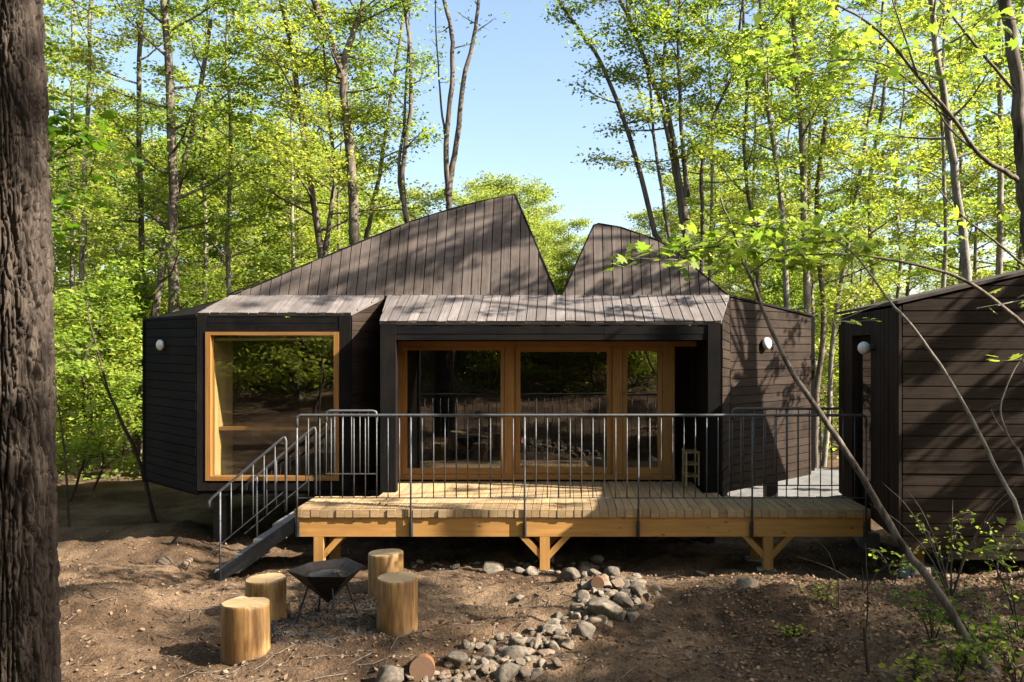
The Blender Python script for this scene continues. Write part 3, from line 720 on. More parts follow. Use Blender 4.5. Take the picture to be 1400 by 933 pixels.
def stair_rail(yy, px_shift, label, n=6):
    root = empty('stair_rail', (-3.6, yy, 0), label, 'railing', 'sloping stair rails')
    top = Vector((-3.215, yy, Z(597, 9.49))); low = Vector((-4.08, yy, Z(682, 9.49))); d = (low - top).normalized()
    h = MB(); h.tube([Vector((top.x, yy, ZF - 0.03)), top + Vector((0, 0, -0.05)), top + Vector((-0.012, 0, -0.012)), top + d * 0.05 + Vector((0, 0, 0.012)), low, low + Vector((-0.025, 0, -0.03)), low + Vector((-0.03, 0, -0.10))], 0.0155, 12)
    h.build('handrail', M['rail'], root, smooth=True)
    lo = MB(); g = Vector((0, 0, -0.62)); lo.bar(top + d * 0.02 + g, top + d * 1.20 + g, 0.012, 0.012); lo.build('bottom_rail', M['rail'], root)
    for i in range(1, n + 1):
        p = top + (low - top) * (i / (n + 0.8)); b_ = MB(); zlow = p.z - 0.62
        nm = 'baluster'
        if i == n: nm = 'post'; zlow = terr(p.x, yy) - 0.05
        b_.tube([Vector((p.x, yy, zlow)), p - Vector((0, 0, 0.01))], RB if i < n else 0.0115, 8); b_.build(nm, M['rail'], root, smooth=True)
stair_rail(YS0 - 0.02, 0, 'near sloping steel handrail on the front side of the stair')
stair_rail(YS1 + 0.02, 0, 'far sloping steel handrail between the stair and the bay window')

# ------------------------------------------------------------------ small wooden rack on the porch
rk = empty('shoe_rack', (1.78, 11.3, ZF), 'small wooden slatted rack in the dark right corner of the porch', 'rack')
for yy in (11.12, 11.42):
    for xx in (1.67, 1.84):
        m = MB(); m.box(xx - 0.012, xx + 0.012, yy - 0.012, yy + 0.012, ZF + 0.002, ZF + 0.47); m.build('leg', M['ply'], rk)
for zz in (0.12, 0.28, 0.44):
    m = MB()
    for k in range(4): m.box(1.655 + k * 0.05, 1.695 + k * 0.05, 11.10, 11.44, ZF + zz, ZF + zz + 0.014)
    m.build('shelf', M['ply'], rk)

# ------------------------------------------------------------------ hut on the right
K = Vector((3.535, 8.6, 0)); LB = Vector((3.885, 11.5, 0)); FD = Vector((1, -0.045, 0)).normalized(); RB_ = K + FD * 4.2
BKR = RB_ + Vector((0.35, 2.9, 0))
hut = empty('hut', (5.2, 9.8, 0), 'dark brown board-clad hut with a sloping roof at the right end of the deck', 'hut')
def hz(t): return 3.09 + 0.236 * t
def hb_(t): return 0.60 - 0.36 * min(t, 0.5)
w = MB(); f = lambda t, z: K + FD * t + Vector((0, 0, z))
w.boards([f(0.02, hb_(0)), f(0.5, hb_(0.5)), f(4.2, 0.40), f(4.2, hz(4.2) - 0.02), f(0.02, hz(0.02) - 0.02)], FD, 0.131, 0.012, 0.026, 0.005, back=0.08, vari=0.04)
w.build('front_wall', M['char_hut_and_lit'], hut)
SD = (LB - K).normalized(); f1 = lambda s, z: K + SD * s + Vector((0, 0, z))
w = MB()
nS = SD.cross(Vector((0, 0, 1))); 
if nS.x > 0: nS = -nS
def vboards(m, s0, s1, z0, z1):
    s = s0
    while s < s1 - 0.005:
        e = min(s + 0.088, s1); th = 0.018 + R.uniform(-.002, .003)
        m.prism([f1(s + .002, z0) , f1(e - .002, z0), f1(e - .002, z1), f1(s + .002, z1)], nS * th); s = e
    m.prism([f1(s0, z0) - nS * .001, f1(s1, z0) - nS * .001, f1(s1, z1) - nS * .001, f1(s0, z1) - nS * .001], -nS * 0.07)
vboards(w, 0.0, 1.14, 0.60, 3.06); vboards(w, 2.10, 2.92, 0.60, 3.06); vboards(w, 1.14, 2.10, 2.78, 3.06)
w.build('side_wall', M['char_hut_and_lit'], hut)
w = MB(); cp = K + nS * 0.012 + Vector((0, -0.012, 0)); w.tube([cp + Vector((0, 0, 0.58)), cp + Vector((0, 0, 3.06))], 0.026, 6); w.build('corner_board', M['char_hut_and_lit'], hut)
w = MB(); w.prism([f1(1.15, 0.72) - nS * 0.06, f1(2.09, 0.72) - nS * 0.06, f1(2.09, 2.77) - nS * 0.06, f1(1.15, 2.77) - nS * 0.06], -nS * 0.04)
dr = w.build('door', M['char'], hut); dr['label'] = 'dark recessed door with a narrow pane'
pn = MB(); pn.prism([f1(1.40, 0.95) - nS * 0.056, f1(1.86, 0.95) - nS * 0.056, f1(1.86, 2.62) - nS * 0.056, f1(1.40, 2.62) - nS * 0.056], nS * 0.006); pn.build('pane', M['glass'], dr)
hd = MB(); q = f1(1.22, 1.72) - nS * 0.055; hd.tube([q, q + nS * 0.06, q + nS * 0.065 - Vector((0, 0, 0.20)), q - Vector((0, 0, 0.20))], 0.011, 8); hd.build('handle', M['rail'], dr)
rr = MB(); ov = 0.04
a_ = K + Vector((-ov, -ov, 3.085)); b_ = RB_ + Vector((0, -ov, hz(4.2) + 0.0)); c_ = BKR + Vector((0, 0, hz(4.2))); d_ = LB + Vector((-ov, ov, 3.085))
rr.prism([a_, b_, c_, d_], (0, 0, 0.035)); rr.build('roof', M['roofb'], hut)
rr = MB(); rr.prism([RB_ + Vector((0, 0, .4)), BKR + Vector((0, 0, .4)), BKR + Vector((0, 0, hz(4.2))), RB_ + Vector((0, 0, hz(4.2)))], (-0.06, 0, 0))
rr.prism([LB + Vector((0.03, 0, .5)), BKR + Vector((0, 0, .5)), BKR + Vector((0, 0, hz(4.2))), LB + Vector((0.03, 0, 3.08))], (0, -0.06, 0)); rr.build('rear_wall', M['char_hut_and_lit'], hut)
rr = MB(); rr.prism([K + Vector((0.05, 0.05, .58)), RB_ + Vector((-.05, .05, .42)), BKR + Vector((-.05, -.05, .5)), LB + Vector((.05, -.05, .58))], (0, 0, 0.05)); rr.build('floor', M['dark'], hut)
for (x_, y_) in ((3.86, 8.92), (5.2, 8.85), (6.9, 8.8), (4.1, 11.1), (7.2, 11.0)):
    z0 = terr(x_, y_); m = MB(); m.box(x_ - 0.05, x_ + 0.05, y_ - 0.05, y_ + 0.05, z0 + 0.16, 0.60, bev=0.004); s_ = m.build('stilt', M['beam'], hut)
    m = MB(); m.box(x_ - 0.14, x_ + 0.14, y_ - 0.14, y_ + 0.14, z0 - 0.15, z0 + 0.16, bev=0.02); m.build('footing', M['concrete'], s_)
q = f1(0.95, 2.63) + nS * 0.12
wall_lamp(CX + F * q.x / q.y, 476, q.y, nS, 0.075, 'white lamp beside the dark door of the hut', flat=0.95)

# ------------------------------------------------------------------ log stools, fire bowl
def log_stool(px, yb, yt, rp, Y, label, notch=False, seed=0):
    base = P(px, yb - rp * 0.26, Y); base.z = terr(base.x, Y, False) - 0.02
    r = rp / F * Y; h = (yb - rp * 0.26 - yt) / F * Y + 0.03
    rg = random.Random(seed); m = MB(); n = 56; ph = [rg.uniform(0, 6.28) for _ in range(4)]
    rings = [(-0.03, 1.0), (0.0, 1.01), (0.3, 0.99), (0.62, 1.0), (0.94, 0.99), (0.985, 0.985), (1.0, 0.955)]
    pts = []
    for t, k in rings:
        for i in range(n):
            a = 2 * math.pi * i / n
            rr_ = r * k * (1 + 0.035 * math.sin(2 * a + ph[0]) + 0.026 * math.sin(3 * a + ph[1] + 0.5 * t) + 0.016 * math.sin(5 * a + ph[2] + t) + 0.008 * math.sin(11 * a + ph[3] + 2 * t) + 0.02 * noise.noise((2 * math.cos(a) + seed, 2 * math.sin(a), 3 * t)))
            if notch and t > 0.9:
                d_ = (a - 4.0 + math.pi) % (2 * math.pi) - math.pi
            z_ = t * h + 0.004 * math.sin(a + ph[2]) * (t > 0.5)
            if notch and t > 0.9: z_ += 0.012 * (1 if math.sin(a + 0.9) > 0 else -0.4)
            pts.append((rr_ * math.cos(a), rr_ * math.sin(a), z_))
    faces = []
    for j in range(len(rings) - 1):
        for i in range(n): faces.append((j * n + i, j * n + (i + 1) % n, (j + 1) * n + (i + 1) % n, (j + 1) * n + i))
    top = (len(rings) - 1) * n
    m.poly(pts, faces + [tuple(range(top, top + n))])
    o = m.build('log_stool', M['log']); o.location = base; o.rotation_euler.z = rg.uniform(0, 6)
    for p_ in list(o.data.polygons)[:-1]: p_.use_smooth = True
    return tag(o, label, 'stool', 'log stools round the fire bowl')
log_stool(337, 899, 824, 30.5, 5.75, 'front left log stool, widest of the four, with a stepped saw cut on top', True, 1)
log_stool(364, 834, 771, 26.5, 6.75, 'log stool at the back left beside the foot of the stair', False, 2)
log_stool(544, 875, 801, 27.0, 6.3, 'front right log stool standing nearest the line of stones', False, 3)
log_stool(527, 819, 756, 23.0, 7.35, 'back right log stool between the fire bowl and the deck', False, 4)

fx, fy = P(447, 780, 6.65).x, 6.65; fz = terr(fx, fy, False); rim = Z(777, 6.65)
fire = empty('fire_bowl', (fx, fy, fz), 'black iron fire bowl shaped as an upturned pyramid on thin legs', 'fire pit')
m = MB(); R0 = 0.305; sides = 6; rg = random.Random(5)
ring = [Vector((fx + R0 * (1.03 if i % 2 else 0.97) * math.cos(2 * math.pi * i / sides + 0.25), fy + R0 * math.sin(2 * math.pi * i / sides + 0.25), rim + 0.012 * math.sin(i * 2.1))) for i in range(sides)]
ce = Vector((fx, fy, rim)); inner = [p + (ce - p) * 0.05 for p in ring]; low = [p + (ce - p) * 0.35 + Vector((0, 0, -0.045)) for p in ring]
ap = Vector((fx + 0.01, fy, rim - 0.285)); ain = Vector((fx + 0.01, fy, rim - 0.06))
pts = ring + inner + low + [ap, ain]; f = []
for i in range(sides):
    j = (i + 1) % sides
    f += [(i, j, 6 + j, 6 + i)[::-1][::-1], (6 + i, 6 + j, 12 + j, 12 + i), (12 + i, 12 + j, 19), (j, i, 18)]
m.poly(pts, f); m.build('bowl', M['iron'], fire)
m = MB(); rg = random.Random(8); rp_ = [(fx + 0.17 * k_ * math.cos(2 * math.pi * i / 14) * rg.uniform(.85, 1.1), fy + 0.17 * k_ * math.sin(2 * math.pi * i / 14) * rg.uniform(.85, 1.1), rim - 0.052 + h_ + rg.uniform(-.006, .006)) for k_, h_ in ((1, 0), (0.6, 0.014)) for i in range(14)] + [(fx, fy, rim - 0.03)]
m.poly(rp_, [(i, (i + 1) % 14, 14 + (i + 1) % 14, 14 + i) for i in range(14)] + [(14 + i, 14 + (i + 1) % 14, 28) for i in range(14)]); m.build('ash', M['ash'], fire)
for i in range(4):
    a = math.pi / 2 * i + 0.55; m = MB(); tx, ty = fx + 0.15 * math.cos(a), fy + 0.15 * math.sin(a); bx, by = fx + 0.26 * math.cos(a), fy + 0.26 * math.sin(a)
    m.tube([(tx, ty, rim - 0.12), (bx, by, terr(bx, by) - 0.02)], 0.008, 8); m.build('leg', M['iron'], fire)

# stones and lumps
def stone_mesh(seed, sub=3, flat=0.75, rough=0.35):
    import bmesh
    bm = bmesh.new(); bmesh.ops.create_icosphere(bm, subdivisions=sub, radius=1.0); rg = random.Random(seed); o = Vector((rg.uniform(-50, 50), rg.uniform(-50, 50), rg.uniform(-50, 50)))
    planes = [(Vector((rg.gauss(0, 1), rg.gauss(0, 1), rg.gauss(0, 1))).normalized(), rg.uniform(0.42, 0.8)) for _ in range(14)]
    for v_ in bm.verts:
        c = v_.co.copy(); k = 1 + rough * noise.noise(c * 1.1 + o) + 0.10 * noise.noise(c * 2.9 + o) + 0.04 * noise.noise(c * 7 + o)
        c = c * k
        for n_, d_ in planes:
            e = c.dot(n_) - d_
            if e > 0: c -= n_ * e * 0.95
        c.z *= flat; v_.co = c
    me = bpy.data.meshes.new('stone'); bm.to_mesh(me); bm.free()
    me.polygons.foreach_set('use_smooth', np.ones(len(me.polygons), dtype=bool))
    return me
SM = [stone_mesh(i, 3, R.uniform(0.6, 0.85)) for i in range(9)]
SMW = []
for s_ in SM[:4]: c = s_.copy(); SMW.append(c); c.materials.append(M['stone_warm'])
for s_ in SM: s_.materials.append(M['stone'])
def stone(p, r, label, group, warm=False, k=None, asp=1.0):
    me = (R.choice(SMW) if warm else (SM[k] if k is not None else R.choice(SM)))
    o = bpy.data.objects.new('stone', me); COL.objects.link(o)
    o.location = (p.x, p.y, p.z + r * 0.18); o.scale = (r * asp, r, r * R.uniform(0.85, 1.15)); o.rotation_euler = (R.uniform(-.4, .4), R.uniform(-.4, .4), R.uniform(0, 6.28))
    return tag(o, label, 'stone', group)
big = [(627, 898, 22, 'large rounded pale stone low in the line next to the cut log end', 0), (700, 887, 21, 'large smooth grey-tan boulder in the middle of the stone line', 0),
       (755, 858, 17, 'dark angular slate-grey stone at the bend of the stone line', 0), (742, 888, 13, 'pinkish flat stone beside the smooth boulder', 1), (690, 918, 22, 'broad mossy grey stone at the bottom of the stone line', 0),
       (828, 829, 25, 'long furrowed grey stone in the upper half of the stone line', 0), (775, 789, 19, 'large peaked brown-grey stone at the top of the line by the deck post', 0), (838, 785, 13, 'blocky grey stone at the top right of the line', 0),
       (870, 806, 13, 'round grey stone hugging the right edge of the line', 0), (850, 817, 18, 'wide flat-sided stone under the upper log end', 0), (800, 780, 11, 'pale lit stone between the two topmost stones', 1),
       (669, 776, 15, 'wide low grey stone among the rubble below the deck', 0), (625, 775, 7, 'small white angular stone in the rubble below the deck', 0), (711, 781, 9, 'grey stone left of the middle deck post', 0),
       (710, 815, 8, 'lone grey stone on bare soil left of the stone line', 0), (1022, 792, 17, 'dark boulder at the foot of the right deck post', 0), (1255, 783, 17, 'dark boulder under the corner of the hut', 0),
       (225, 767, 12, 'pale stone left of the stair foot', 1), (252, 772, 10, 'small lit stone beside the stair foot', 1), (530, 925, 26, 'flat pale slab at the bottom edge beside the cut log end', 0),
       (722, 915, 13, 'tan stone right of the mossy grey stone', 1), (762, 905, 10, 'low pale stone on the right side of the lower line', 1), (800, 862, 14, 'mossy olive lump below the long furrowed stone', 0)]
for px, py, rp, lab, wm in big:
    p = G(px, py + rp * 0.55); stone(p + Vector((0, 0, 0.14 * rp / F * p.y)), rp * 1.15 / F * p.y, lab, 'stones of the stone line', bool(wm))
line = [(780, 782), (835, 795), (862, 812), (835, 835), (795, 852), (765, 872), (735, 888), (690, 905), (640, 918), (590, 930)]
lp = smooth_path([(a, b, 0) for a, b in line], 60)
for i in range(170):
    a = lp[R.randrange(60)]; px = a[0] + R.gauss(0, 20); py = a[1] + R.gauss(0, 9); rp = R.choice((R.uniform(4, 7), R.uniform(7, 13)))
    p = G(px, py); stone(p, rp / F * p.y, 'small rough stone tucked among the bigger stones of the line', 'small stones of the stone line', R.random() < 0.3)
keep_state = R.getstate()
for i in range(40):
    px = R.gauss(830, 30); py = R.gauss(806, 15); rp = R.uniform(6, 13); p = G(px, py); stone(p, rp / F * p.y, 'rough stone in the thick upper end of the stone line below the deck', 'stones at the upper end of the line', R.random() < 0.3)
for i in range(30):
    px = R.gauss(650, 45); py = R.gauss(908, 12); rp = R.uniform(5, 12); p = G(px, py); stone(p, rp / F * p.y, 'rough stone in the loose lower end of the stone line at the bottom edge', 'stones at the lower end of the line', R.random() < 0.3)
for i in range(48):
    t = R.random(); px = 690 + 120 * t + R.gauss(0, 16); py = 893 - 55 * t + R.gauss(0, 9); rp = R.uniform(5, 12); p = G(px, py); stone(p, rp / F * p.y, 'rough stone in the middle stretch of the stone line', 'stones in the middle of the line', R.random() < 0.3)
R.setstate(keep_state)
for i in range(26):
    px = R.uniform(560, 800); py = R.gauss(776, 4); p = G(px, py); stone(p, R.uniform(3.5, 8) / F * p.y, 'small stone in the rubble strip in front of the deck shadow', 'rubble below the deck', R.random() < 0.25)
for i in range(34):
    px = R.uniform(90, 1330); py = R.uniform(790, 930); p = G(px, py); stone(p, R.uniform(2, 4.5) / F * p.y, 'single pebble lying on the open soil', 'loose pebbles on the soil', R.random() < 0.5)
def log_end(px, py, rp, length, dirv, label):
    p = G(px, py + rp); r = rp / F * p.y; m = MB(); n = 36
    pts = [(r * (1 + 0.03 * math.sin(2 * 2 * math.pi * i / n)) * math.cos(2 * math.pi * i / n), r * math.sin(2 * math.pi * i / n), z_) for z_ in (0, length) for i in range(n)]
    m.poly(pts, [(i, (i + 1) % n, n + (i + 1) % n, n + i) for i in range(n)] + [tuple(range(n))[::-1], tuple(range(n, 2 * n))])
    o = m.build('cut_log', M['log_red']); o.location = (p.x, p.y, p.z + r * 0.85)
    o.rotation_euler = Vector(dirv).to_track_quat('Z', 'Y').to_euler()
    return tag(o, label, 'log', 'short logs lying among the stones')
log_end(577, 914, 17, 0.30, (-0.14, 1, -0.30), 'short reddish log lying end-on at the bottom edge')
log_end(817, 800, 9, 0.22, (0.08, 1, -0.22), 'short orange log lying end-on on top of the stone line')
stone(Vector((fx + 0.08, fy - 0.02, rim - 0.03)), 0.035, 'pale burnt wood chunk standing in the fire bowl', 'burnt chunks in the fire bowl', True)
stone(Vector((fx + 0.13, fy - 0.1, rim - 0.035)), 0.022, 'small white chunk near the rim of the fire bowl', 'burnt chunks in the fire bowl')

# ------------------------------------------------------------------ loose stuff on the ground
def crumbs(name, n, sampler, smin, smax, m, label):
    base = np.array([(1, 0, 0), (-1, 0, 0), (0, 1, 0), (0, -1, 0), (0, 0, 0.8), (0, 0, -0.8)], float)
    fc = np.array([(0, 2, 4), (2, 1, 4), (1, 3, 4), (3, 0, 4), (2, 0, 5), (1, 2, 5), (3, 1, 5), (0, 3, 5)])
    vs = []; fs = []
    for i in range(n):
        x_, y_ = sampler(); s_ = R.uniform(smin, smax) * (1 if R.random() < 0.85 else 1.7)
        rot = NR.normal(size=(3, 3)); qm, _ = np.linalg.qr(rot)
        v_ = (base * NR.uniform(0.5, 1.3, (6, 1)) * np.array([1, R.uniform(.5, 1), R.uniform(.4, .8)])) @ qm.T * s_
        vs.append(v_ + np.array([x_, y_, terr(x_, y_) + s_ * 0.2])); fs.append(fc + 6 * i)
    vs = np.vstack(vs); fs = np.vstack(fs)
    me = mesh_np(name, vs, fs.ravel(), np.full(len(fs), 3), NR.random(len(fs))); me.materials.append(m)
    o = bpy.data.objects.new(name, me); COL.objects.link(o); return tag(o, label, 'debris', None, 'stuff')
def near_ground():
    while True:
        y_ = R.uniform(4.6, 9.6); x_ = R.uniform(-0.69 * y_, 0.58 * y_)
        return x_, y_
def disc(cx, cy, sx, sy):
    def f_():
        a = R.uniform(0, 6.283); r_ = math.sqrt(R.random()) * (0.8 + 0.2 * R.random()); return cx + sx * r_ * math.cos(a), cy + sy * r_ * math.sin(a)
    return f_
crumbs('soil_crumbs', 5200, near_ground, 0.004, 0.013, M['chips'], 'crumbs of dry soil and wood chips strewn over the ground')
crumbs('ash_bed', 2600, disc(fx + 0.05, fy - 0.1, 0.72, 0.75), 0.006, 0.017, M['ash'], 'grey ash and charcoal gravel under the fire bowl')

# ------------------------------------------------------------------ leaves
KITE = np.array([(0, 0, 0), (0.42, 0.30, 0.05), (1.0, 0, -0.06), (0.42, -0.30, 0.05)], float)
MAPLE = np.array([(0, 0, 0), (0.05, 0.30, 0), (0.30, 0.62, 0.0), (0.42, 0.26, 0.02), (0.72, 0.42, -0.02), (0.72, 0.13, 0.02), (1.05, 0.0, -0.05), (0.72, -0.13, 0.02), (0.72, -0.42, -0.02), (0.42, -0.26, 0.02), (0.30, -0.62, 0), (0.05, -0.30, 0)], float)
OVAL = np.array([(0, 0, 0), (0.25, 0.24, 0.03), (0.6, 0.27, 0.03), (1.0, 0, -0.05), (0.6, -0.27, 0.03), (0.25, -0.24, 0.03)], float)
def leaf_mesh(name, cen, size, rng, shape=KITE, tilt=0.45, m=None, off=None, heading=None, droop=0.0):
    n = len(cen); cen = np.asarray(cen, float)
    nrm = rng.normal(size=(n, 3)) * tilt; nrm[:, 2] += 1; nrm /= np.linalg.norm(nrm, axis=1, keepdims=True)
    az = rng.uniform(0, 2 * np.pi, n)
    if heading is not None: az = heading + rng.normal(size=n) * 0.7
    d = np.stack([np.cos(az), np.sin(az), -droop + 0.0 * az], 1); d -= nrm * np.sum(d * nrm, 1, keepdims=True); d /= np.linalg.norm(d, axis=1, keepdims=True)
    s = np.cross(nrm, d); sz = np.broadcast_to(size, (n,))[:, None, None] * rng.uniform(0.65, 1.25, (n, 1, 1))
    v = cen[:, None, :] + sz * (shape[None, :, 0:1] * d[:, None, :] + shape[None, :, 1:2] * s[:, None, :] + shape[None, :, 2:3] * nrm[:, None, :])
    k = len(shape)
    if off is not None: v = v - np.array(off)
    me = mesh_np(name, v.reshape(-1, 3), np.arange(n * k), np.full(n, k), rng.random(n))
    if m: me.materials.append(m)
    return me

# ------------------------------------------------------------------ trees
def limb(start, d, L, rng, n=7, rise=0.25, wob=0.07):
    pts = [np.array(start, float)]; d = np.array(d, float); st = L / (n - 1)
    for i in range(n - 1):
        d = d + rng.normal(size=3) * wob + np.array([0, 0, rise / n]); d /= np.linalg.norm(d); pts.append(pts[-1] + d * st)
    return np.array(pts)
def grow(stems, rng, t0=0.3, n1=22, L1=2.2, n2=6, per=52, size=0.10, incl=(-0.08, 0.5), spread=0.17, tip_r=0.012, dens=1.0, zmin=None, keep=None):
    """stems: list of (points, r0, r1). Gives wood (verts, quads) and leaf centres."""
    V = []; Q = []; base = 0; LC = []
    def add(p, r, s):
        nonlocal base
        v_, q_ = tube_np(p, r, s); V.append(v_); Q.append(q_ + base); base += len(v_)
    for pts, r0, r1 in stems:
        n = max(10, len(pts) * 4); p = smooth_path(pts, n)
        r = r0 + (r1 - r0) * np.linspace(0, 1, n) ** 0.9
        if r0 > 0.05: r[0] *= 1.35; r[1] *= 1.1
        wob = np.cumsum(rng.normal(size=(n, 3)) * 0.012, 0); wob -= np.linspace(0, 1, n)[:, None] * wob[-1]; p = p + wob
        add(p, r, 9)
        k1 = int(n1)
        for b in range(k1):
            t = t0 + (1 - t0) * (b + rng.random()) / k1; f_ = t * (n - 1); i = min(int(f_), n - 2); q = p[i] + (p[i + 1] - p[i]) * (f_ - i); rr_ = r[i]
            if zmin is not None and q[2] < zmin: continue
            az = b * 2.4 + rng.normal() * 0.5; inc = rng.uniform(*incl) + 0.35 * (t - t0)
            d = np.array([math.cos(az) * math.cos(inc), math.sin(az) * math.cos(inc), math.sin(inc)])
            L = L1 * (1.05 - 0.55 * (t - t0) / (1 - t0 + 1e-6)) * rng.uniform(0.6, 1.15)
            if keep is not None and not keep(q + d * L): continue
            lp_ = limb(q, d, L, rng, 7, 0.3); rb = max(0.006, min(rr_ * 0.45, 0.012 + L * 0.010)); add(lp_, np.linspace(rb, 0.003, 7), 5)
            for k in range(n2):
                tt = 0.28 + 0.7 * (k + rng.random() * 0.8) / n2; g = tt * 6; ii_ = min(int(g), 5); qq = lp_[ii_] + (lp_[ii_ + 1] - lp_[ii_]) * (g - ii_)
                ax = lp_[ii_ + 1] - lp_[ii_]; ax /= np.linalg.norm(ax); sd = np.cross(ax, [0, 0, 1.0]); sd /= max(np.linalg.norm(sd), 1e-6)
                dd = ax * 0.75 + sd * (0.8 if k % 2 else -0.8) + np.array([0, 0, rng.normal() * 0.15]); dd /= np.linalg.norm(dd)
                l2 = L * 0.42 * (1.15 - tt * 0.6) * rng.uniform(0.7, 1.2)
                sp = limb(qq, dd, l2, rng, 4, 0.05, 0.10); add(sp, np.linspace(max(0.004, rb * 0.4), 0.002, 4), 3)
                m_ = int(per * dens * rng.uniform(0.6, 1.3) * (0.5 + l2))
                if m_ < 1: continue
                u = np.clip(rng.beta(2.0, 1.2, m_), 0, 1) * 3; iu = np.minimum(u.astype(int), 2); c = sp[iu] + (sp[iu + 1] - sp[iu]) * (u - iu)[:, None]
                c = c + rng.normal(size=(m_, 3)) * np.array([spread, spread, spread * 0.33]); LC.append(c)
            m_ = int(per * dens * 0.7); c = lp_[-1] + rng.normal(size=(m_, 3)) * np.array([spread, spread, spread * 0.4]); LC.append(c)
    return np.vstack(V), np.vstack(Q), (np.vstack(LC) if LC else np.zeros((0, 3)))
def make_tree(name, base, stems, seed, label, group=None, bark_m='bark', leaf_m='leaf', size=0.09, shape=KITE, tilt=0.5, cat='tree', sides=None, **kw):
    rng = np.random.default_rng(seed)
    v_, q_, lc = grow(stems, rng, size=size, **kw)
    root = empty(name, base, label, cat, group)
    b = np.array(tuple(base))
    me = mesh_np('trunk', v_ - b, q_.ravel(), np.full(len(q_), 4), smooth=True); me.materials.append(M[bark_m])
    o = bpy.data.objects.new('trunk', me); COL.objects.link(o); o.parent = root
    if len(lc):
        me = leaf_mesh('crown', lc, size, rng, shape, tilt, M[leaf_m], b); o = bpy.data.objects.new('crown', me); COL.objects.link(o); o.parent = root
    return root
def copy_tree(src, loc, rz, s, label=None, group=None):
    r_ = src.copy(); COL.objects.link(r_); r_.location = loc; r_.rotation_euler = (0, 0, rz); r_.scale = (s, s, s * R.uniform(0.92, 1.1))
    if label: r_['label'] = label
    if group: r_['group'] = group
    for ch in src.children:
        c = ch.copy(); COL.objects.link(c); c.parent = r_
    return r_
def pix_stem(pp, Y, top=None, r=None, ground=True, dY=0.0):
    """trunk through photograph pixels at one depth (leaning dY towards the back over its length)"""
    n = len(pp); pts = [P(a, b, Y + dY * i / max(1, n - 1)) for i, (a, b) in enumerate(pp)]
    if ground:
        x0 = pts[0].x + (pts[0].x - pts[1].x) * 0.5 * 0; g = Vector((x0, pts[0].y, terr(x0, pts[0].y) - 0.08)); pts = [g] + pts
    return pts
TG = 'trees at the edge of the wood behind the cabin'
# (pixel path upward, depth, width in pixels at the first point, label, options)
def hero(pp, Y, wpx, label, seed, extra=None, **kw):
    pts = pix_stem(pp, Y); r = wpx / 2 / F * Y
    d = (pts[-1] - pts[-2]).normalized() * kw.pop('up', 3.5); pts.append(pts[-1] + d * 0.5 + Vector((R.uniform(-.2, .2), 0, 0.2))); pts.append(pts[-1] + d * 0.5 + Vector((R.uniform(-.3, .3), 0, 0.5)))
    stems = [(pts, r, kw.pop('r1', r * 0.35))]
    for e in (extra or []):
        ep = pix_stem(e[0], Y, ground=False); ep.append(ep[-1] + (ep[-1] - ep[-2]).normalized() * 2.0); stems.append((ep, e[1] / 2 / F * Y, e[1] / 2 / F * Y * 0.35))
    return make_tree(kw.pop('name', 'tree'), pts[0], stems, seed, label, kw.pop('group', TG), **kw)

hero([(238, 500), (239, 330), (237, 200), (232, 80), (226, 0)], 17.2, 17, 'tall straight grey trunk rising behind the cabin\'s left corner', 1, n1=20, t0=0.32, L1=2.4, dens=1.0)
hero([(186, 640), (198, 520), (212, 430), (228, 330), (236, 290)], 17.6, 15, 'brown trunk leaning right beside the cabin\'s left wall', 2, n1=18, t0=0.4, L1=2.2, bark_m='bark')
hero([(100, 560), (108, 380), (115, 240), (122, 90), (125, 0)], 18, 9, 'thin pale trunk next to the big foreground trunk', 3, bark_m='bark_pale', n1=20, t0=0.2, leaf_m='leaf_y')
hero([(196, 560), (195, 400), (192, 250), (190, 80)], 19, 11, 'slim brown trunk between the pale trunk and the tall grey trunk', 4, n1=24, t0=0.2, leaf_m='leaf_y')
hero([(441, 400), (437, 340), (424, 240), (408, 120), (396, 60)], 17.6, 12, 'dark slanting trunk above the low end of the left roof', 5, n1=22, t0=0.3, extra=[([(439, 360), (449, 310), (458, 250), (452, 170)], 8)], leaf_m='leaf_y')
hero([(482, 380), (482, 320), (479, 240), (468, 150), (464, 108), (445, 50), (424, 0)], 17.0, 17, 'thick trunk forking into a high Y behind the left roof peak', 6, n1=12, t0=0.45, L1=1.7, dens=0.6, extra=[([(464, 108), (475, 70), (488, 30), (494, 0)], 11)])
hero([(500, 360), (507, 300), (522, 230), (535, 150), (548, 60)], 19, 8, 'slender trunk right of the forked trunk', 7, n1=16, t0=0.3, L1=1.4, dens=0.7)
hero([(558, 330), (557, 300), (552, 250), (560, 180), (562, 100), (556, 30)], 17, 9, 'thin grey pair of stems left of the open sky', 8, n1=9, t0=0.42, L1=0.9, dens=0.4, bark_m='bark', extra=[([(557, 298), (548, 240), (556, 170), (558, 110)], 6)])
hero([(614, 320), (614, 275), (611, 200), (621, 110), (619, 50), (606, -10)], 17.2, 10, 'bare two-stemmed tree standing against the open sky', 9, n1=5, t0=0.55, L1=0.6, dens=0.12, n2=3, up=2.0, extra=[([(613.5, 268), (625, 200), (637, 110), (650, 50), (656, -10)], 9), ([(611.5, 205), (603, 150), (600, 90)], 4)])
hero([(905, 360), (895, 310), (872, 220), (848, 150), (820, 80), (795, 40), (765, -5)], 17.2, 9, 'tree leaning far left into the open sky', 10, n1=14, t0=0.4, L1=1.0, dens=0.55, up=1.5)
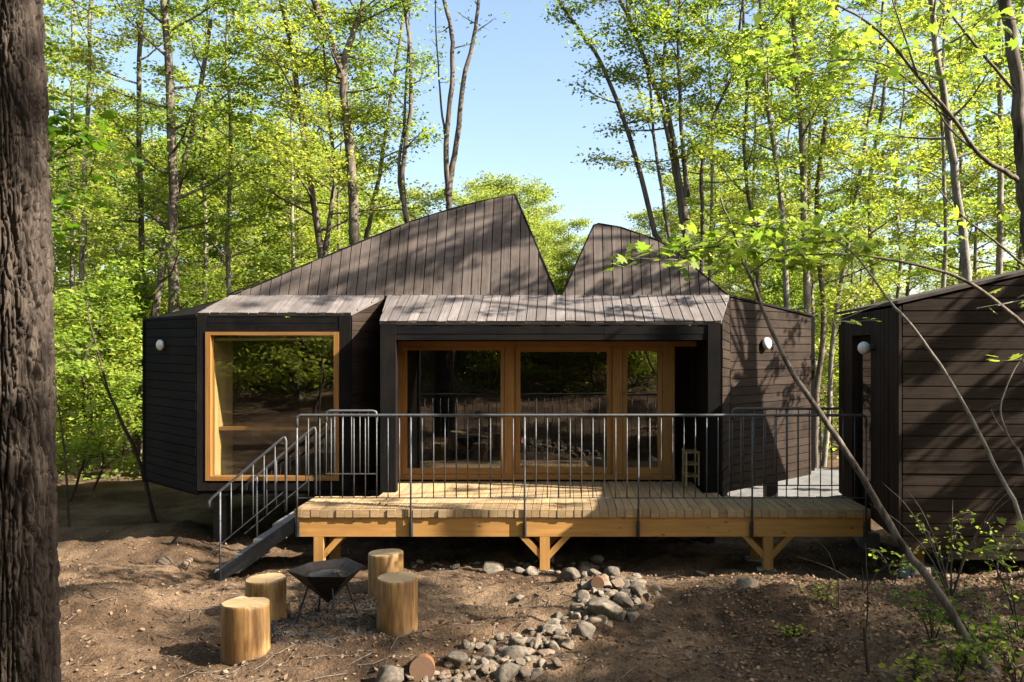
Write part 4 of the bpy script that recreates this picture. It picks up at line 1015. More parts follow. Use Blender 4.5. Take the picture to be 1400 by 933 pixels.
hero([(942, 370), (938, 300), (928, 230), (915, 170), (890, 90), (865, 30), (845, -10)], 17.0, 10, 'dark many-stemmed tree behind the right roof peak', 11, n1=14, t0=0.38, L1=1.3, dens=0.7, extra=[([(938, 300), (920, 200), (905, 100), (912, 20)], 8), ([(939, 270), (930, 180), (925, 80), (928, 0)], 7)])
hero([(960, 370), (962, 300), (962, 220), (975, 160), (1000, 105), (1012, 50)], 17.2, 7, 'thin stem bending right behind the right roof peak', 12, n1=18, t0=0.3, L1=1.4)
hero([(915, 370), (905, 280), (893, 200), (885, 110), (862, 30)], 17, 6, 'thin pale stem between the leaning tree and the many-stemmed tree', 13, n1=16, t0=0.35, L1=1.2, leaf_m='leaf_y')
hero([(1082, 640), (1082, 500), (1074, 330), (1060, 210), (1048, 110), (1040, 0)], 17, 11, 'pale straight trunk seen above the sunlit wing wall', 14, bark_m='bark_pale', n1=20, t0=0.35)
hero([(1104, 640), (1108, 480), (1104, 330), (1098, 180), (1090, 60), (1085, -10)], 17.6, 13, 'pale grey trunk in the gap between the cabin and the hut', 15, bark_m='bark_pale', n1=18, t0=0.4)
hero([(1116, 640), (1120, 540), (1128, 430), (1118, 300), (1128, 160), (1140, 60)], 18, 10, 'second trunk in the gap, curving right behind the hut', 16, bark_m='bark', n1=20, t0=0.4)
hero([(1128, 650), (1134, 560), (1140, 460), (1160, 330), (1178, 220), (1198, 100)], 18.5, 9, 'trunk slanting right out of the gap by the hut wall', 17, bark_m='bark_pale', n1=22, t0=0.3, leaf_m='leaf_y')
hero([(1325, 500), (1318, 380), (1305, 270), (1290, 180), (1276, 90), (1265, 0)], 14.5, 15, 'pale thick trunk leaning left above the hut roof', 18, bark_m='bark_pale', n1=14, t0=0.4, dens=0.8)
hero([(1362, 480), (1363, 360), (1365, 240), (1365, 100), (1366, 0)], 17.4, 11, 'straight grey trunk above the right end of the hut roof', 19, bark_m='bark_pale', n1=18, t0=0.35)
hero([(1290, 480), (1293, 380), (1291, 270), (1286, 170)], 17, 8, 'thin straight trunk left of the thick pale trunk', 22, bark_m='bark_pale', n1=18, t0=0.4, leaf_m='leaf_y')
hero([(1196, 470), (1195, 380), (1192, 260), (1210, 130), (1222, 30)], 20, 8, 'thin grey trunk above the low end of the hut roof', 23, bark_m='bark_pale', n1=22, t0=0.35, leaf_m='leaf_y')
hero([(1040, 500), (1030, 330), (1015, 220), (1018, 110), (1015, 0)], 18, 7, 'thin dark stem above the right end of the porch roof', 24, n1=20, t0=0.3, leaf_m='leaf_y')

# filler trees: a few grown kinds, copied through the wood
PR_ = []
def proto(seed, hgt, leaf_m, bark_m, r=0.10, **kw):
    rng = random.Random(seed); pts = [(0, 0, -0.1)]; x_ = y_ = 0
    for i in range(1, 6): x_ += rng.uniform(-.28, .28); y_ += rng.uniform(-.28, .28); pts.append((x_, y_, hgt * i / 5))
    return make_tree('tree', (0, 0, 0), [(pts, r, 0.02)], seed, 'x', 'trees deep in the wood', bark_m=bark_m, leaf_m=leaf_m, **kw)
PR_.append(proto(101, 13, 'leaf', 'bark', n1=34, t0=0.18, L1=2.6, per=52, size=0.122))
PR_.append(proto(102, 15, 'leaf_y', 'bark_pale', n1=34, t0=0.22, L1=2.4, per=46, size=0.122))
PR_.append(proto(103, 12, 'leaf_y', 'bark', n1=32, t0=0.14, L1=2.3, per=52, size=0.122))
PR_.append(proto(104, 14, 'leaf', 'bark_pale', r=0.085, n1=30, t0=0.28, L1=2.0, per=46, size=0.122))
PR_.append(proto(105, 9.5, 'leaf_far', 'bark', r=0.09, n1=44, t0=0.12, L1=2.3, per=80, size=0.13, spread=0.25))
SH_ = proto(106, 3.6, 'leaf', 'bark_dark', r=0.022, n1=20, t0=0.12, L1=1.1, per=50, size=0.09)
SH2 = proto(107, 2.6, 'leaf_y', 'bark_dark', r=0.018, n1=18, t0=0.08, L1=1.0, per=50, size=0.085)
used = set()
def put(src, x_, y_, s, label, group):
    loc = (x_, y_, terr(x_, y_, False))
    if src.name in used: return copy_tree(src, loc, R.uniform(0, 6.28), s, label, group)
    used.add(src.name); src.location = loc; src.scale = (s, s, s); src.rotation_euler.z = R.uniform(0, 6.28); src['label'] = label; src['group'] = group
    return src
def atpx(px, Y): return X(px, Y), Y
FL, FR = 'leafy tree deep in the wood to the left of the roof peaks', 'leafy tree deep in the wood to the right of the roof peaks'
lay = [(20, 17), (95, 22), (150, 26), (60, 30), (205, 31), (265, 21), (300, 27), (335, 19), (345, 34), (390, 23), (400, 30), (425, 38), (465, 27), (120, 40), (30, 44), (250, 44), (480, 44), (-80, 20), (-160, 28), (-60, 36), (-220, 18), (310, 48), (180, 52)]
for k, (px, Y) in enumerate(lay):
    x_, y_ = atpx(px, Y); put(PR_[k % 4], x_, y_, R.uniform(0.85, 1.1), FL, 'trees deep in the wood on the left')
ray = [(985, 22), (1030, 27), (1075, 31), (965, 34), (1120, 24), (1165, 33), (1215, 23), (1255, 29), (1300, 21), (1340, 26), (1395, 20), (1385, 33), (1000, 46), (1100, 48), (1200, 46), (1310, 44), (1440, 28), (1500, 19), (1560, 26), (1640, 22), (935, 42)]
for k, (px, Y) in enumerate(ray):
    x_, y_ = atpx(px, Y); put(PR_[(k * 3 + 1) % 4], x_, y_, R.uniform(0.8, 1.05), FR, 'trees deep in the wood on the right')
for px, Y, s in ((545, 38, 0.95), (590, 42, 1.05), (640, 40, 1.08), (685, 43, 1.05), (725, 40, 0.85), (765, 44, 0.78), (800, 41, 0.72), (845, 40, 0.85), (890, 42, 0.95), (510, 36, 0.9), (705, 37, 1.0), (738, 43, 1.0), (783, 41, 0.85), (660, 46, 1.2), (752, 48, 1.0), (815, 46, 0.85), (480, 34, 1.0), (440, 42, 1.3), (400, 36, 1.1), (360, 42, 1.35), (320, 36, 1.15), (280, 44, 1.4), (240, 37, 1.2), (195, 42, 1.4), (150, 36, 1.2), (105, 44, 1.4), (60, 38, 1.2), (930, 38, 1.0), (985, 42, 1.1), (1050, 39, 1.0), (1115, 44, 1.0), (1180, 40, 0.9)):
    x_, y_ = atpx(px, Y); put(PR_[4], x_, y_, s, 'low pale green tree far behind the notch between the roof peaks' if 690 < px < 830 else ('pale round-headed tree far behind the left roof slope' if px < 700 else 'pale round-headed tree far behind the right roof peak'), 'low far trees behind the roofs')
for k, (px, Y, s) in enumerate(((90, 14.5, 1.1), (128, 15.5, 1.2), (160, 17, 1.1), (100, 18.5, 1.2), (185, 19, 1.1), (60, 16, 1.2), (20, 18, 1.3), (150, 21, 1.3), (110, 25, 1.4), (70, 23, 1.3), (1120, 25, 1.2), (1090, 22, 1.0), (1135, 28, 1.4), (1160, 23, 1.2), (1065, 27, 1.4))):
    x_, y_ = atpx(px, Y); put((SH_, SH2)[k % 2], x_, y_, s, 'leafy understorey sapling between the trunks left of the cabin' if px < 700 else 'leafy understorey sapling in the gap between cabin and hut', 'understorey saplings')
# trees of the same wood standing beside and behind the photographer: they dapple the clearing and show in the glass
PR_.append(proto(111, 14, 'leaf', 'bark', r=0.13, n1=11, t0=0.3, L1=3.0, n2=3, per=190, size=0.15, spread=0.26))
PR_.append(proto(112, 13, 'leaf_y', 'bark', r=0.11, n1=10, t0=0.35, L1=2.7, n2=3, per=180, size=0.15, spread=0.26))
side = [(9.5, 1.8), (15.5, 2.6), (17.5, 0.5), (15, -3)]
for k, (x_, y_) in enumerate(side): put(PR_[5 + k % 2], x_, y_, R.uniform(0.85, 1.05), 'tall tree beside the clearing past the right edge of the photo', 'trees beside the clearing')
def added_shade_tree(base, hgt, targets, seed, label, xto):
    # an added, unseen tree; its leaf masses are set to shade the given spots
    rng = np.random.default_rng(seed); tr = smooth_path([(base[0], base[1], terr(*base) - 0.1), (base[0] - 0.2, base[1] + 0.1, hgt * 0.4), (base[0] + 0.1, base[1] - 0.1, hgt * 0.7), (base[0] - 0.3, base[1], hgt)], 24)
    V, Q = tube_np(tr, np.linspace(0.15, 0.03, 24), 10); V = [V]; Q = [Q]; b0 = len(V[0]); LC = []
    for pt, r, k in targets:
        c = Vector(pt) + SUN * max(4.0, (xto - pt[0]) / SUN.x + rng.uniform(-.5, .5)); c = np.array(tuple(c))
        zt = min(max(2.5, c[2] - 0.55 * abs(c[0] - base[0]) - 0.4), hgt - 0.5); i = int(np.argmin(abs(tr[:, 2] - zt))); a = tr[i]
        m1 = a + (c - a) * 0.5 + np.array([0, 0, 0.25]); v_, q_ = tube_np(smooth_path([a, m1, c], 9), np.linspace(0.035, 0.008, 9), 6); V.append(v_); Q.append(q_ + b0); b0 += len(v_)
        for t in range(5):
            e = c + rng.normal(size=3) * r * np.array([.8, .8, .4]); v_, q_ = tube_np([c, (c + e) / 2 + [0, 0, .03], e], [0.008, 0.005, 0.003], 4); V.append(v_); Q.append(q_ + b0); b0 += len(v_)
        n = int(k * 1500 * r * r) + 14; LC.append(c + rng.normal(size=(n, 3)) * r * np.array([0.62, 0.62, 0.34]))
    root = empty('tree', (base[0], base[1], terr(*base)), label, 'tree', 'trees beside the clearing'); bb = np.array(tuple(root.location))
    q_ = np.vstack(Q); me = mesh_np('trunk', np.vstack(V) - bb, q_.ravel(), np.full(len(q_), 4), smooth=True); me.materials.append(M['bark']); o = bpy.data.objects.new('trunk', me); COL.objects.link(o); o.parent = root
    me = leaf_mesh('crown', np.vstack(LC), 0.12, rng, KITE, 0.6, M['leaf'], bb); o = bpy.data.objects.new('crown', me); COL.objects.link(o); o.parent = root
def wallpt(a, b, px, py):
    # point on the vertical plane through a and b seen at a pixel
    k = (px - CX) / F; t = (k * a.y - a.x) / ((b.x - a.x) - k * (b.y - a.y)); Y = a.y + (b.y - a.y) * t
    return P(px, py, Y)
def eavept(px, py):
    k = (CY - py) / F; m_ = (ZT - ZPE) / (YT - YP); Y = (ZPE - H - m_ * YP) / (k - m_); return Vector(((px - CX) / F * Y, Y, H + k * Y))
tg = [(roofpt(a, b), r * 1.16, k) for a, b, r, k in ((445, 400, .20, 1), (505, 388, .20, 1), (560, 372, .22, 1), (615, 352, .24, 1), (665, 334, .22, 1), (705, 318, .16, 1), (745, 398, .18, 1), (700, 388, .12, .9), (540, 322, .12, .8), (585, 306, .12, .8), (640, 286, .11, .8), (375, 398, .12, .8),
      (815, 401, .10, 1), (855, 394, .14, 1), (895, 384, .13, 1), (945, 396, .13, 1), (850, 346, .06, .9))]
tg += [(eavept(a, b), r, k) for a, b, r, k in ((340, 420, .12, .8), (440, 414, .14, .8), (560, 425, .16, .8), (610, 412, .12, .8), (690, 428, .16, .8), (770, 414, .13, .8), (850, 426, .2, .9), (930, 416, .15, .8))]
added_shade_tree((7.4, 10.6), 13.0, tg, 901, 'added unseen tree past the right edge, leaf clumps set to shade the roofs', 6.0)
tg = [(wallpt(PRT, WR, a, b), r, k) for a, b, r, k in ((1012, 520, .16, 1), (1035, 540, .14, 1), (1060, 500, .17, 1), (1085, 450, .18, 1), (1098, 520, .2, 1), (1030, 438, .12, .8), (1075, 545, .16, 1))]
tg += [(P(a, b, 8.55), r, k) for a, b, r, k in ((1250, 500, .14, 1), (1290, 470, .16, 1), (1340, 430, .2, 1), (1390, 420, .22, 1), (1255, 600, .14, 1), (1300, 570, .12, 1), (1370, 560, .18, 1), (1290, 690, .2, 1), (1350, 640, .16, 1), (1390, 680, .2, 1), (1240, 730, .2, 1), (1320, 740, .2, 1))]
tg += [(Vector((X(a, y_), y_, ZF)), r, k) for a, y_, r, k in ((450, 9.8, .1, .8), (530, 10.1, .1, .8), (620, 9.7, .12, .8), (700, 10.2, .12, .8), (770, 9.8, .12, .8), (640, 10.8, .15, 1), (840, 10.0, .2, 1))]
added_shade_tree((9.2, 8.6), 11.0, tg, 902, 'added unseen tree past the right edge, leaf clumps set to shade wing, hut and deck', 8.0)
behind = [(-2.5, -6), (1.5, -8), (-6, -5), (4.5, -7), (-9.5, -7), (-4.5, -10), (0, -12), (5.5, -11), (-11, -12), (9, -12), (-14, -3), (-10, 1), (-7.5, -1.5), (-13, 4), (-16, 8), (-12, 9.5), (-2, -16), (3, -17), (-8, -17), (8, -17), (12, -9), (-17, -8)]
for k, (x_, y_) in enumerate(behind): put(PR_[(k + 1) % 4], x_, y_, R.uniform(0.9, 1.1), 'tall tree on the slope behind the photographer', 'trees on the slope behind')
for k in range(44):
    x_, y_ = (R.uniform(-14, 8), R.uniform(-14, -2.5)) if k < 22 else (R.uniform(-3.6, 3.2), R.uniform(-9, -2.2)); put((SH_, SH2)[k % 2], x_, y_, R.uniform(0.9, 1.5), 'leafy sapling on the slope behind the photographer', 'saplings on the slope behind')

for k, (x_, y_) in enumerate(((-6.5, 0.5), (-7.6, -1.2), (-8.6, 0.6), (-9.4, -2.0), (-8.0, -3.5), (-10.5, -0.5), (-10.2, -4.0), (-7.0, -2.4))): put((SH2, SH_)[k % 2], x_, y_, R.uniform(1.3, 1.8), 'leafy sapling on the bank facing the bay window', 'saplings on the bank')
# far wood
rng = np.random.default_rng(77); nfw = 26000
ang = rng.uniform(-0.75, 0.75, nfw); dist = rng.uniform(58, 95, nfw); hx = np.sin(ang) * dist; hy = np.cos(ang) * dist
top = np.array([3.6 + 2.4 * noise.noise((a * 9, d * 0.06, 4.0)) + 1.5 * noise.noise((a * 31, 2.0, d * 0.1)) for a, d in zip(ang, dist)])
hz_ = rng.uniform(0, 1, nfw) ** 0.7 * np.maximum(top, 1.0)
me = leaf_mesh('far_wood', np.stack([hx, hy, hz_], 1), 0.7, rng, KITE, 0.9, M['leaf_far'])
tag(bpy.data.objects.new('far_wood', me), 'low line of distant green wood along the horizon', 'wood', None, 'stuff'); COL.objects.link(bpy.data.objects['far_wood'])

# ------------------------------------------------------------------ big trunk in the left foreground
bx_, by_ = X(3, 4.0), 4.0; hgt = 9.0; na, nh = 420, 900
aa = np.linspace(0, 2 * np.pi, na, endpoint=False); zz = np.concatenate([np.linspace(-0.3, 4.8, nh - 60), np.linspace(4.85, hgt, 60)])
bv = []
gz = terr(bx_, by_)
for z_ in zz:
    rb = 0.228 - 0.008 * z_ + 0.045 * math.exp(-max(z_ - 0.1, 0) * 1.3) * 0.25
    cx_, cy_ = bx_ - 0.012 * z_, by_ + 0.02 * math.sin(z_)
    for a in aa:
        ca, sa = math.cos(a), math.sin(a); twist = 0.35 * noise.noise((ca * 1.2, sa * 1.2, z_ * 0.8))
        q0 = noise.noise((ca * 6.5 + twist, sa * 6.5, z_ * 2.1)); q1 = noise.noise((ca * 13 + twist * 2, sa * 13, z_ * 5.5 + 9)); q2 = noise.noise((ca * 30, sa * 30, z_ * 26)); q3 = noise.noise((ca * 9 + 5, sa * 9, z_ * 13))
        ridge = (1 - abs(q0) * 2.2) * 0.5 + (1 - abs(q1) * 2.0) * 0.5
        rr_ = rb + 0.014 - 0.040 * math.exp(-(q0 / 0.09) ** 2) - 0.030 * math.exp(-(q1 / 0.10) ** 2) - 0.014 * math.exp(-(q3 / 0.06) ** 2) + 0.007 * q2 + 0.012 * q3 + 0.012 * noise.noise((ca, sa, z_ * 0.6))
        bv.append((cx_ + rr_ * ca - bx_, cy_ + rr_ * sa - by_, z_))
i_, j_ = np.meshgrid(np.arange(len(zz) - 1), np.arange(na), indexing='ij'); j2 = (j_ + 1) % na
bq = np.stack([i_ * na + j_, i_ * na + j2, (i_ + 1) * na + j2, (i_ + 1) * na + j_], -1).reshape(-1, 4)
ft = empty('tree', (bx_, by_, gz), 'massive furrowed trunk filling the left edge of the foreground', 'tree')
me = mesh_np('trunk', bv, bq.ravel(), np.full(len(bq), 4), smooth=True); me.materials.append(M['bark_big']); o = bpy.data.objects.new('trunk', me); COL.objects.link(o); o.parent = ft

# ------------------------------------------------------------------ foreground saplings and branches on the right
def sapling(name, paths, seed, label, leaf_at, n_leaf=26, size=0.09, bark_m='bark', leaf_m='leaf', cat='sapling', shape=MAPLE, base=None, group=None, spread=0.16, tilt=0.4):
    """paths: list of (3D points, r0, r1); leaf_at: list of (3D centre, count)"""
    rng = np.random.default_rng(seed); V = []; Q = []; b0 = 0
    for pts, r0, r1 in paths:
        n = max(8, len(pts) * 4); p = smooth_path(pts, n); p[1:-1] += rng.normal(size=(n - 2, 3)) * r0 * 0.12
        v_, q_ = tube_np(p, np.linspace(r0, r1, n), 9 if r0 > 0.012 else 5); V.append(v_); Q.append(q_ + b0); b0 += len(v_)
    base = Vector(paths[0][0][0]) if base is None else base
    LC = []
    for c, k in leaf_at:
        c = np.array(tuple(c)); cc = c + rng.normal(size=(k, 3)) * np.array([spread, spread, spread * 0.32]); LC.append(cc)
        for t in range(2):   # twigs carrying the leaves
            e = cc[t % len(cc)]; p = np.stack([c + (e - c) * -0.5 + np.array([0, 0, -0.02]), c, e]); v_, q_ = tube_np(p, [0.004, 0.003, 0.0015], 3); V.append(v_); Q.append(q_ + b0); b0 += len(v_)
    root = empty(name, base, label, cat, group); bb = np.array(tuple(base)); v_ = np.vstack(V) - bb; q_ = np.vstack(Q)
    me = mesh_np('stem', v_, q_.ravel(), np.full(len(q_), 4), smooth=True); me.materials.append(M[bark_m]); o = bpy.data.objects.new('stem', me); COL.objects.link(o); o.parent = root
    if LC:
        me = leaf_mesh('leaves', np.vstack(LC), size, rng, shape, tilt, M[leaf_m], bb); o = bpy.data.objects.new('leaves', me); COL.objects.link(o); o.parent = root
    return root
def pix3(pp, Y0, Y1): n = len(pp); return [P(a, b, Y0 + (Y1 - Y0) * i / (n - 1)) for i, (a, b) in enumerate(pp)]
def rootpt(pt): return Vector((pt.x, pt.y, terr(pt.x, pt.y) - 0.05))
main = pix3([(1372, 932), (1330, 882), (1272, 795), (1230, 738), (1172, 642), (1112, 552), (1072, 488), (1042, 420), (1024, 375), (1008, 335), (985, 270)], 5.3, 6.8)
main[0].z = terr(main[0].x, main[0].y) - 0.05
lf = [(P(a, b, 6.7 + R.uniform(-.25, .25)), R.randint(12, 20)) for a, b in ((885, 352), (910, 345), (940, 338), (965, 350), (985, 345), (1010, 335), (1035, 345), (1060, 350), (1090, 345), (1120, 350), (1150, 345), (1000, 362), (1060, 320), (1100, 325), (1130, 330), (960, 325), (930, 356), (1085, 362), (1180, 335), (1040, 300), (1090, 300))]
sapling('sapling', [(main, 0.034, 0.008), (pix3([(1010, 340), (975, 338), (930, 345), (882, 354)], 6.65, 6.7), 0.008, 0.003), (pix3([(1024, 375), (1060, 352), (1110, 348), (1160, 346)], 6.6, 6.8), 0.008, 0.003)], 301,
        'long bare sapling leaning left across the deck, its leaves over the porch roof', lf, size=0.10, bark_m='bark')
s2 = pix3([(1420, 770), (1398, 720), (1362, 640), (1312, 542), (1252, 452), (1216, 412), (1172, 352), (1128, 322), (1080, 312)], 5.6, 6.6); s2[0] = rootpt(s2[0])
sapling('sapling', [(s2, 0.017, 0.005), (pix3([(1216, 412), (1180, 425), (1148, 438)], 6.0, 6.1), 0.005, 0.003)], 302, 'thin pale stem curving left in front of the hut wall',
        [(P(a, b, 6.1), k) for a, b, k in ((1148, 438, 4), (1162, 440, 4), (1178, 439, 3), (1120, 320, 14), (1090, 312, 12), (1060, 300, 12), (1160, 318, 12), (1200, 330, 10), (1105, 325, 8), (1140, 312, 8))], bark_m='bark_pale', leaf_m='leaf', size=0.06, spread=0.07)
s3 = pix3([(1440, 760), (1405, 660), (1380, 600), (1368, 560), (1380, 520), (1396, 490)], 4.9, 5.2); s3[0] = rootpt(s3[0])
sapling('sapling', [(s3, 0.009, 0.003), (pix3([(1372, 590), (1362, 575), (1355, 560)], 5.0, 5.1), 0.004, 0.002)], 303, 'short forked twig at the right edge in front of the hut boards',
        [(P(1397, 492, 5.1), 5), (P(1404, 402, 5.0), 6), (P(1390, 412, 5.0), 5), (P(1404, 740, 4.9), 6), (P(1380, 745, 4.9), 5)], size=0.075, leaf_m='leaf_y', bark_m='bark_pale')
# overhanging tree of the right foreground
t4 = pix3([(1440, 700), (1425, 480), (1408, 330), (1398, 245), (1392, 130), (1375, 0), (1362, -90)], 8.0, 8.0); t4[0] = rootpt(t4[0])
brs = [(t4, 0.085, 0.05), (pix3([(1398, 250), (1375, 235), (1340, 213), (1305, 165), (1255, 105), (1205, 45), (1150, 10), (1110, -10)], 8.0, 7.2), 0.027, 0.007),
       (pix3([(1305, 165), (1260, 125), (1200, 85), (1120, 84), (1050, 90)], 7.7, 7.0), 0.012, 0.004), (pix3([(1255, 105), (1240, 60), (1220, 0)], 7.5, 7.4), 0.012, 0.006),
       (pix3([(1405, 450), (1385, 432), (1340, 396), (1290, 372), (1200, 352), (1120, 348), (1070, 350)], 7.2, 6.9), 0.022, 0.005),
       (pix3([(1408, 370), (1360, 330), (1310, 290), (1270, 245), (1240, 235)], 8.0, 7.6), 0.013, 0.004), (pix3([(1340, 213), (1290, 165), (1270, 100), (1290, 20)], 7.9, 7.7), 0.012, 0.004),
       (pix3([(1300, 165), (1240, 125), (1160, 115), (1080, 105)], 7.7, 7.2), 0.008, 0.003), (pix3([(1392, 130), (1340, 70), (1300, 20), (1270, -20)], 8.0, 7.6), 0.018, 0.006)]
lf = []
for a, b, k in ((1050, 92, 20), (1080, 85, 20), (1110, 80, 16), (1140, 95, 18), (1170, 75, 14), (1060, 60, 16), (1100, 40, 16), (1030, 80, 14), (1205, 60, 14), (1240, 40, 14), (1280, 20, 16), (1180, 20, 14), (1130, 20, 16),
               (1320, 40, 14), (1350, 70, 14), (1240, 230, 12), (1260, 250, 12), (1215, 245, 14), (1300, 300, 10), (1330, 320, 10), (1180, 110, 12), (1375, 25, 12), (1300, 90, 10), (1225, 150, 10), (1150, 130, 14), (1090, 120, 14), (1120, 345, 10), (1180, 350, 10), (1240, 345, 8)):
    lf.append((P(a, b, 7.3 + R.uniform(-.3, .3)), k))
sapling('tree', brs, 304, 'dark crooked tree at the right edge spreading its branches over the hut', lf, size=0.095, bark_m='bark', cat='tree', leaf_m='leaf')
# sprays beside the big trunk
t5 = pix3([(-60, 480), (-20, 360), (30, 260), (75, 215), (120, 190), (150, 178)], 6.3, 6.6)
t5[0] = Vector((t5[0].x, t5[0].y, terr(t5[0].x, t5[0].y) - .05))
lf = [(P(a, b, 6.5 + R.uniform(-.2, .2)), k) for a, b, k in ((90, 180, 16), (110, 195, 18), (130, 190, 14), (85, 210, 14), (100, 160, 12), (80, 280, 14), (95, 300, 14), (75, 320, 10), (85, 245, 10), (120, 220, 8), (70, 150, 12), (60, 260, 10))]
sapling('sapling', [(t5, 0.014, 0.004), (pix3([(30, 260), (60, 275), (100, 300)], 6.4, 6.5), 0.006, 0.003)], 305, 'leafy sapling peeping out from behind the massive left trunk', lf, size=0.105, leaf_m='leaf_g')
# leaning dead stem left of the cabin
t6 = pix3([(215, 690), (190, 630), (165, 575), (148, 535), (138, 498), (125, 450), (118, 410)], 12.8, 12.8); t6[0] = rootpt(t6[0])
sapling('sapling', [(t6, 0.035, 0.008), (pix3([(160, 560), (140, 520), (128, 470)], 12.8, 12.8), 0.012, 0.004)], 306, 'dark leaning sapling stem left of the cabin wall', [(P(a, b, 12.8), 16) for a, b in ((140, 480), (120, 420), (110, 450), (150, 500), (95, 480), (130, 440), (105, 400))], size=0.09, bark_m='bark_dark', leaf_m='leaf')
t7 = pix3([(95, 690), (88, 620), (78, 540), (72, 470)], 12.4, 12.4); t7[0] = rootpt(t7[0])
sapling('sapling', [(t7, 0.02, 0.006)], 307, 'thin upright sapling right beside the massive trunk', [(P(a, b, 12.4), 18) for a, b in ((85, 500), (100, 540), (110, 580), (90, 470), (120, 560), (80, 600))], size=0.09, bark_m='bark_dark')

# ------------------------------------------------------------------ shrubs, twigs and weeds bottom right
def shrub(px, py, hp, n, seed, label, leaf_m='leaf_g', size=0.05, bare=False, wide=0.5, shape=OVAL):
    b = G(px, py); n = n if bare else max(3, int(n * 0.7)); hp = hp if bare else hp * 0.8; h = hp / F * b.y; rng = random.Random(seed); paths = []; lf_ = []
    for k in range(n):
        a = rng.uniform(0, 6.28); l = h * rng.uniform(0.6, 1.0); dx, dy = math.cos(a) * wide * h, math.sin(a) * wide * h * 0.7
        q1_ = b + Vector((dx * 0.3, dy * 0.3, l * 0.45)); q2_ = b + Vector((dx * 0.7, dy * 0.7, l * 0.8)); q3_ = b + Vector((dx * 1.1, dy * 1.1, l))
        paths.append(([b + Vector((0, 0, -0.03)), q1_, q2_, q3_], 0.004 + 0.006 * h, 0.0015))
        if not bare:
            for q in (q1_, q2_, q3_, (q1_ + q2_) / 2, (q2_ + q3_) / 2): lf_.append((q, rng.randint(2, 6)))
    return sapling('shrub' if not bare else 'twig', paths, seed, label, lf_, size=size, bark_m='bark_dark', leaf_m=leaf_m, cat='shrub' if not bare else 'twig', shape=shape, spread=0.055, tilt=0.6)
shrub(1275, 880, 120, 9, 401, 'low leafy shrub left of the leaning sapling\'s foot')
shrub(1345, 905, 110, 9, 402, 'dense green shrub at the foot of the leaning sapling')
shrub(1395, 880, 190, 9, 403, 'tall green shrub at the right edge of the foreground', 'leaf')
shrub(1222, 800, 70, 5, 404, 'small sprouting shrub in front of the hut corner', 'leaf')
shrub(1290, 800, 120, 5, 405, 'budding shrub with upright shoots below the hut boards', 'leaf', wide=0.35)
shrub(1390, 940, 110, 9, 406, 'bushy weed in the bottom right corner', 'leaf')
shrub(1130, 825, 55, 3, 407, 'tiny seedling on the lit soil below the right deck post', 'leaf_y', 0.035)
shrub(1085, 870, 14, 3, 408, 'tiny green seedling alone on shaded soil', 'leaf_y', 0.035)
shrub(1310, 935, 70, 8, 409, 'low weed clump at the bottom edge near the corner', 'leaf')
shrub(1250, 940, 50, 7, 410, 'low pale weed left of the bottom weed clump', 'leaf_y')
shrub(1365, 790, 90, 6, 411, 'leafy shoot in front of the hut\'s lowest boards', 'leaf')
shrub(1300, 815, 150, 7, 412, 'fan of bare twigs in front of the hut\'s lowest boards', bare=True, wide=0.7)
shrub(1180, 810, 70, 3, 413, 'arching bare twigs on the lit soil right of the deck', bare=True, wide=1.2)
tw = pix3([(1182, 905), (1186, 830), (1184, 760), (1182, 742)], 6.0, 6.0); tw[0] = rootpt(tw[0])
sapling('twig', [(tw, 0.007, 0.003)], 414, 'thin upright bare stem right of the deck end', [], cat='twig', bark_m='bark_dark')
tw = pix3([(1146, 900), (1146, 800), (1135, 760), (1118, 740)], 6.6, 6.6); tw[0] = rootpt(tw[0])
sapling('twig', [(tw, 0.005, 0.002)], 415, 'thin arching stem in front of the right end of the deck beam', [], cat='twig', bark_m='bark_dark')
g_ = G(1189, 922); st = MB(); st.tube([g_ + Vector((0, 0, -.1)), g_ + Vector((-0.02, 0, 0.14)), g_ + Vector((-0.035, 0, 0.30))], [0.016, 0.014, 0.012], 8)
tag(st.build('stake', M['bark_dark'], loc=g_), 'short black stick standing upright in the soil', 'stick')

# fallen twigs
tv = []; tq = []; tb = 0
for i in range(420):
    y_ = R.uniform(4.7, 9.3); x_ = R.uniform(-0.7 * y_, 0.6 * y_); a = R.uniform(0, 6.28); l = R.uniform(0.06, 0.34); k_ = R.uniform(-.4, .4)
    pp_ = []
    for t in (-0.5, 0, 0.5): xx = x_ + l * t * math.cos(a + k_ * t); yy = y_ + l * t * math.sin(a + k_ * t); pp_.append((xx, yy, terr(xx, yy) + 0.006 + 0.01 * R.random()))
    v_, q_ = tube_np(pp_, [0.004, 0.0035, 0.002], 4); tv.append(v_); tq.append(q_ + tb); tb += len(v_)
tq = np.vstack(tq); me = mesh_np('fallen_twigs', np.vstack(tv), tq.ravel(), np.full(len(tq), 4)); me.materials.append(M['bark'])
o = bpy.data.objects.new('fallen_twigs', me); COL.objects.link(o); tag(o, 'thin broken twigs lying about on the soil', 'twigs', None, 'stuff')

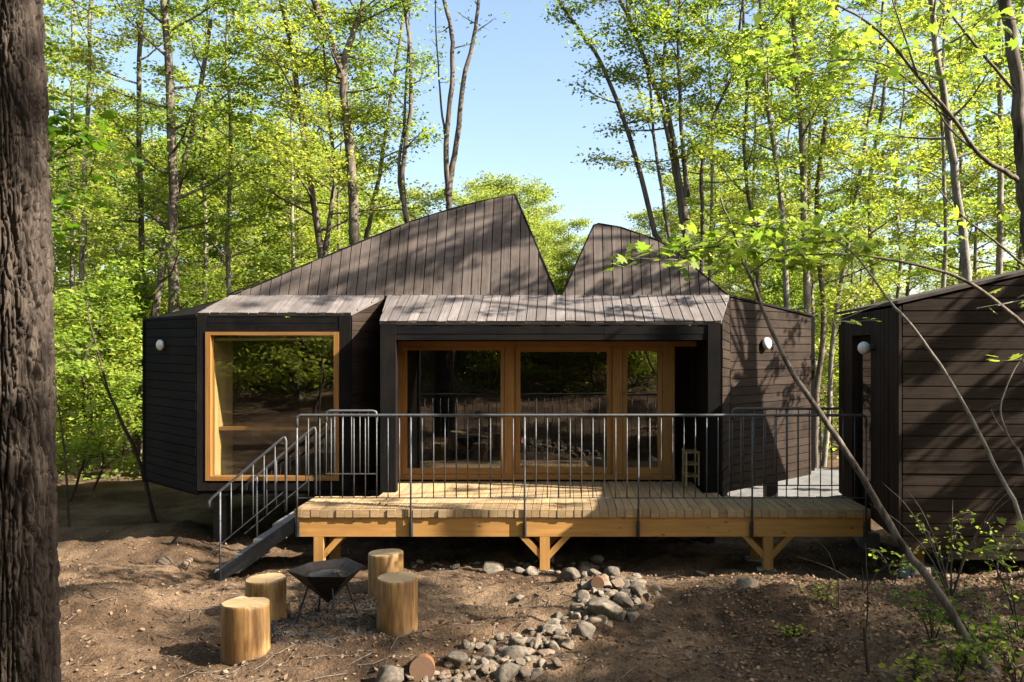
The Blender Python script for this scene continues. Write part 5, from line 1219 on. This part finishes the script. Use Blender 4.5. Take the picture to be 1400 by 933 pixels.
# leaf litter and ground cover
rng = np.random.default_rng(55)
def scatter(n, f_, lift=0.008):
    out_ = []
    while len(out_) < n:
        x_, y_ = f_(); out_.append((x_, y_, terr(x_, y_) + lift))
    return np.array(out_)
def near_r():
    y_ = R.uniform(4.8, 8.4); return R.uniform(0.20 * y_, 0.62 * y_) + R.gauss(0, .3), y_
def all_near():
    y_ = R.uniform(4.6, 11.5); return R.uniform(-0.8 * y_, 0.62 * y_), y_
c = np.vstack([scatter(5200, near_r), scatter(8000, all_near)])
me = leaf_mesh('leaf_litter', c, 0.035, rng, OVAL, 0.7, M['litter']); o = bpy.data.objects.new('leaf_litter', me); COL.objects.link(o); tag(o, 'dry brown leaves scattered over the soil', 'leaf litter', None, 'stuff')
dl = np.array([(R.uniform(-3, 3.4), R.uniform(9.55, 10.25), ZF + 0.008) if R.random() < 0.7 else (R.uniform(-2.1, 1.8), R.uniform(10.3, 11.3), ZF + 0.008) for i in range(90)])
me = leaf_mesh('fallen_leaves', dl, 0.042, rng, OVAL, 0.25, M['litter']); o = bpy.data.objects.new('fallen_leaves', me); COL.objects.link(o); tag(o, 'a few dry leaves blown onto the deck boards', 'leaf litter', None, 'stuff')
def far_floor():
    y_ = R.uniform(16.5, 36); s_ = R.choice((-1, 1))
    return (R.uniform(-0.85 * y_, -0.42 * y_) if s_ < 0 else R.uniform(0.27 * y_, 0.75 * y_)), y_
c = scatter(11000, far_floor, 0.04); c[:, 2] += rng.random(len(c)) ** 2 * 0.3
keepm = ~((c[:, 0] > 2.0) & (c[:, 0] < 9.7) & (c[:, 1] > 13.6) & (c[:, 1] < 19)); c = c[keepm]
def bank():
    y_ = R.uniform(-14, -1.2); return R.uniform(-12, 6), y_
c2 = scatter(9000, bank, 0.04); c2[:, 2] += rng.random(len(c2)) ** 2 * 0.35; c = np.vstack([c, c2])
me = leaf_mesh('undergrowth', c, 0.11, rng, KITE, 0.7, M['leaf']); o = bpy.data.objects.new('undergrowth', me); COL.objects.link(o); tag(o, 'low green weeds covering the forest floor', 'undergrowth', None, 'stuff')
def far_litter():
    y_ = R.uniform(11, 24); return R.uniform(-0.8 * y_, 0.6 * y_), y_
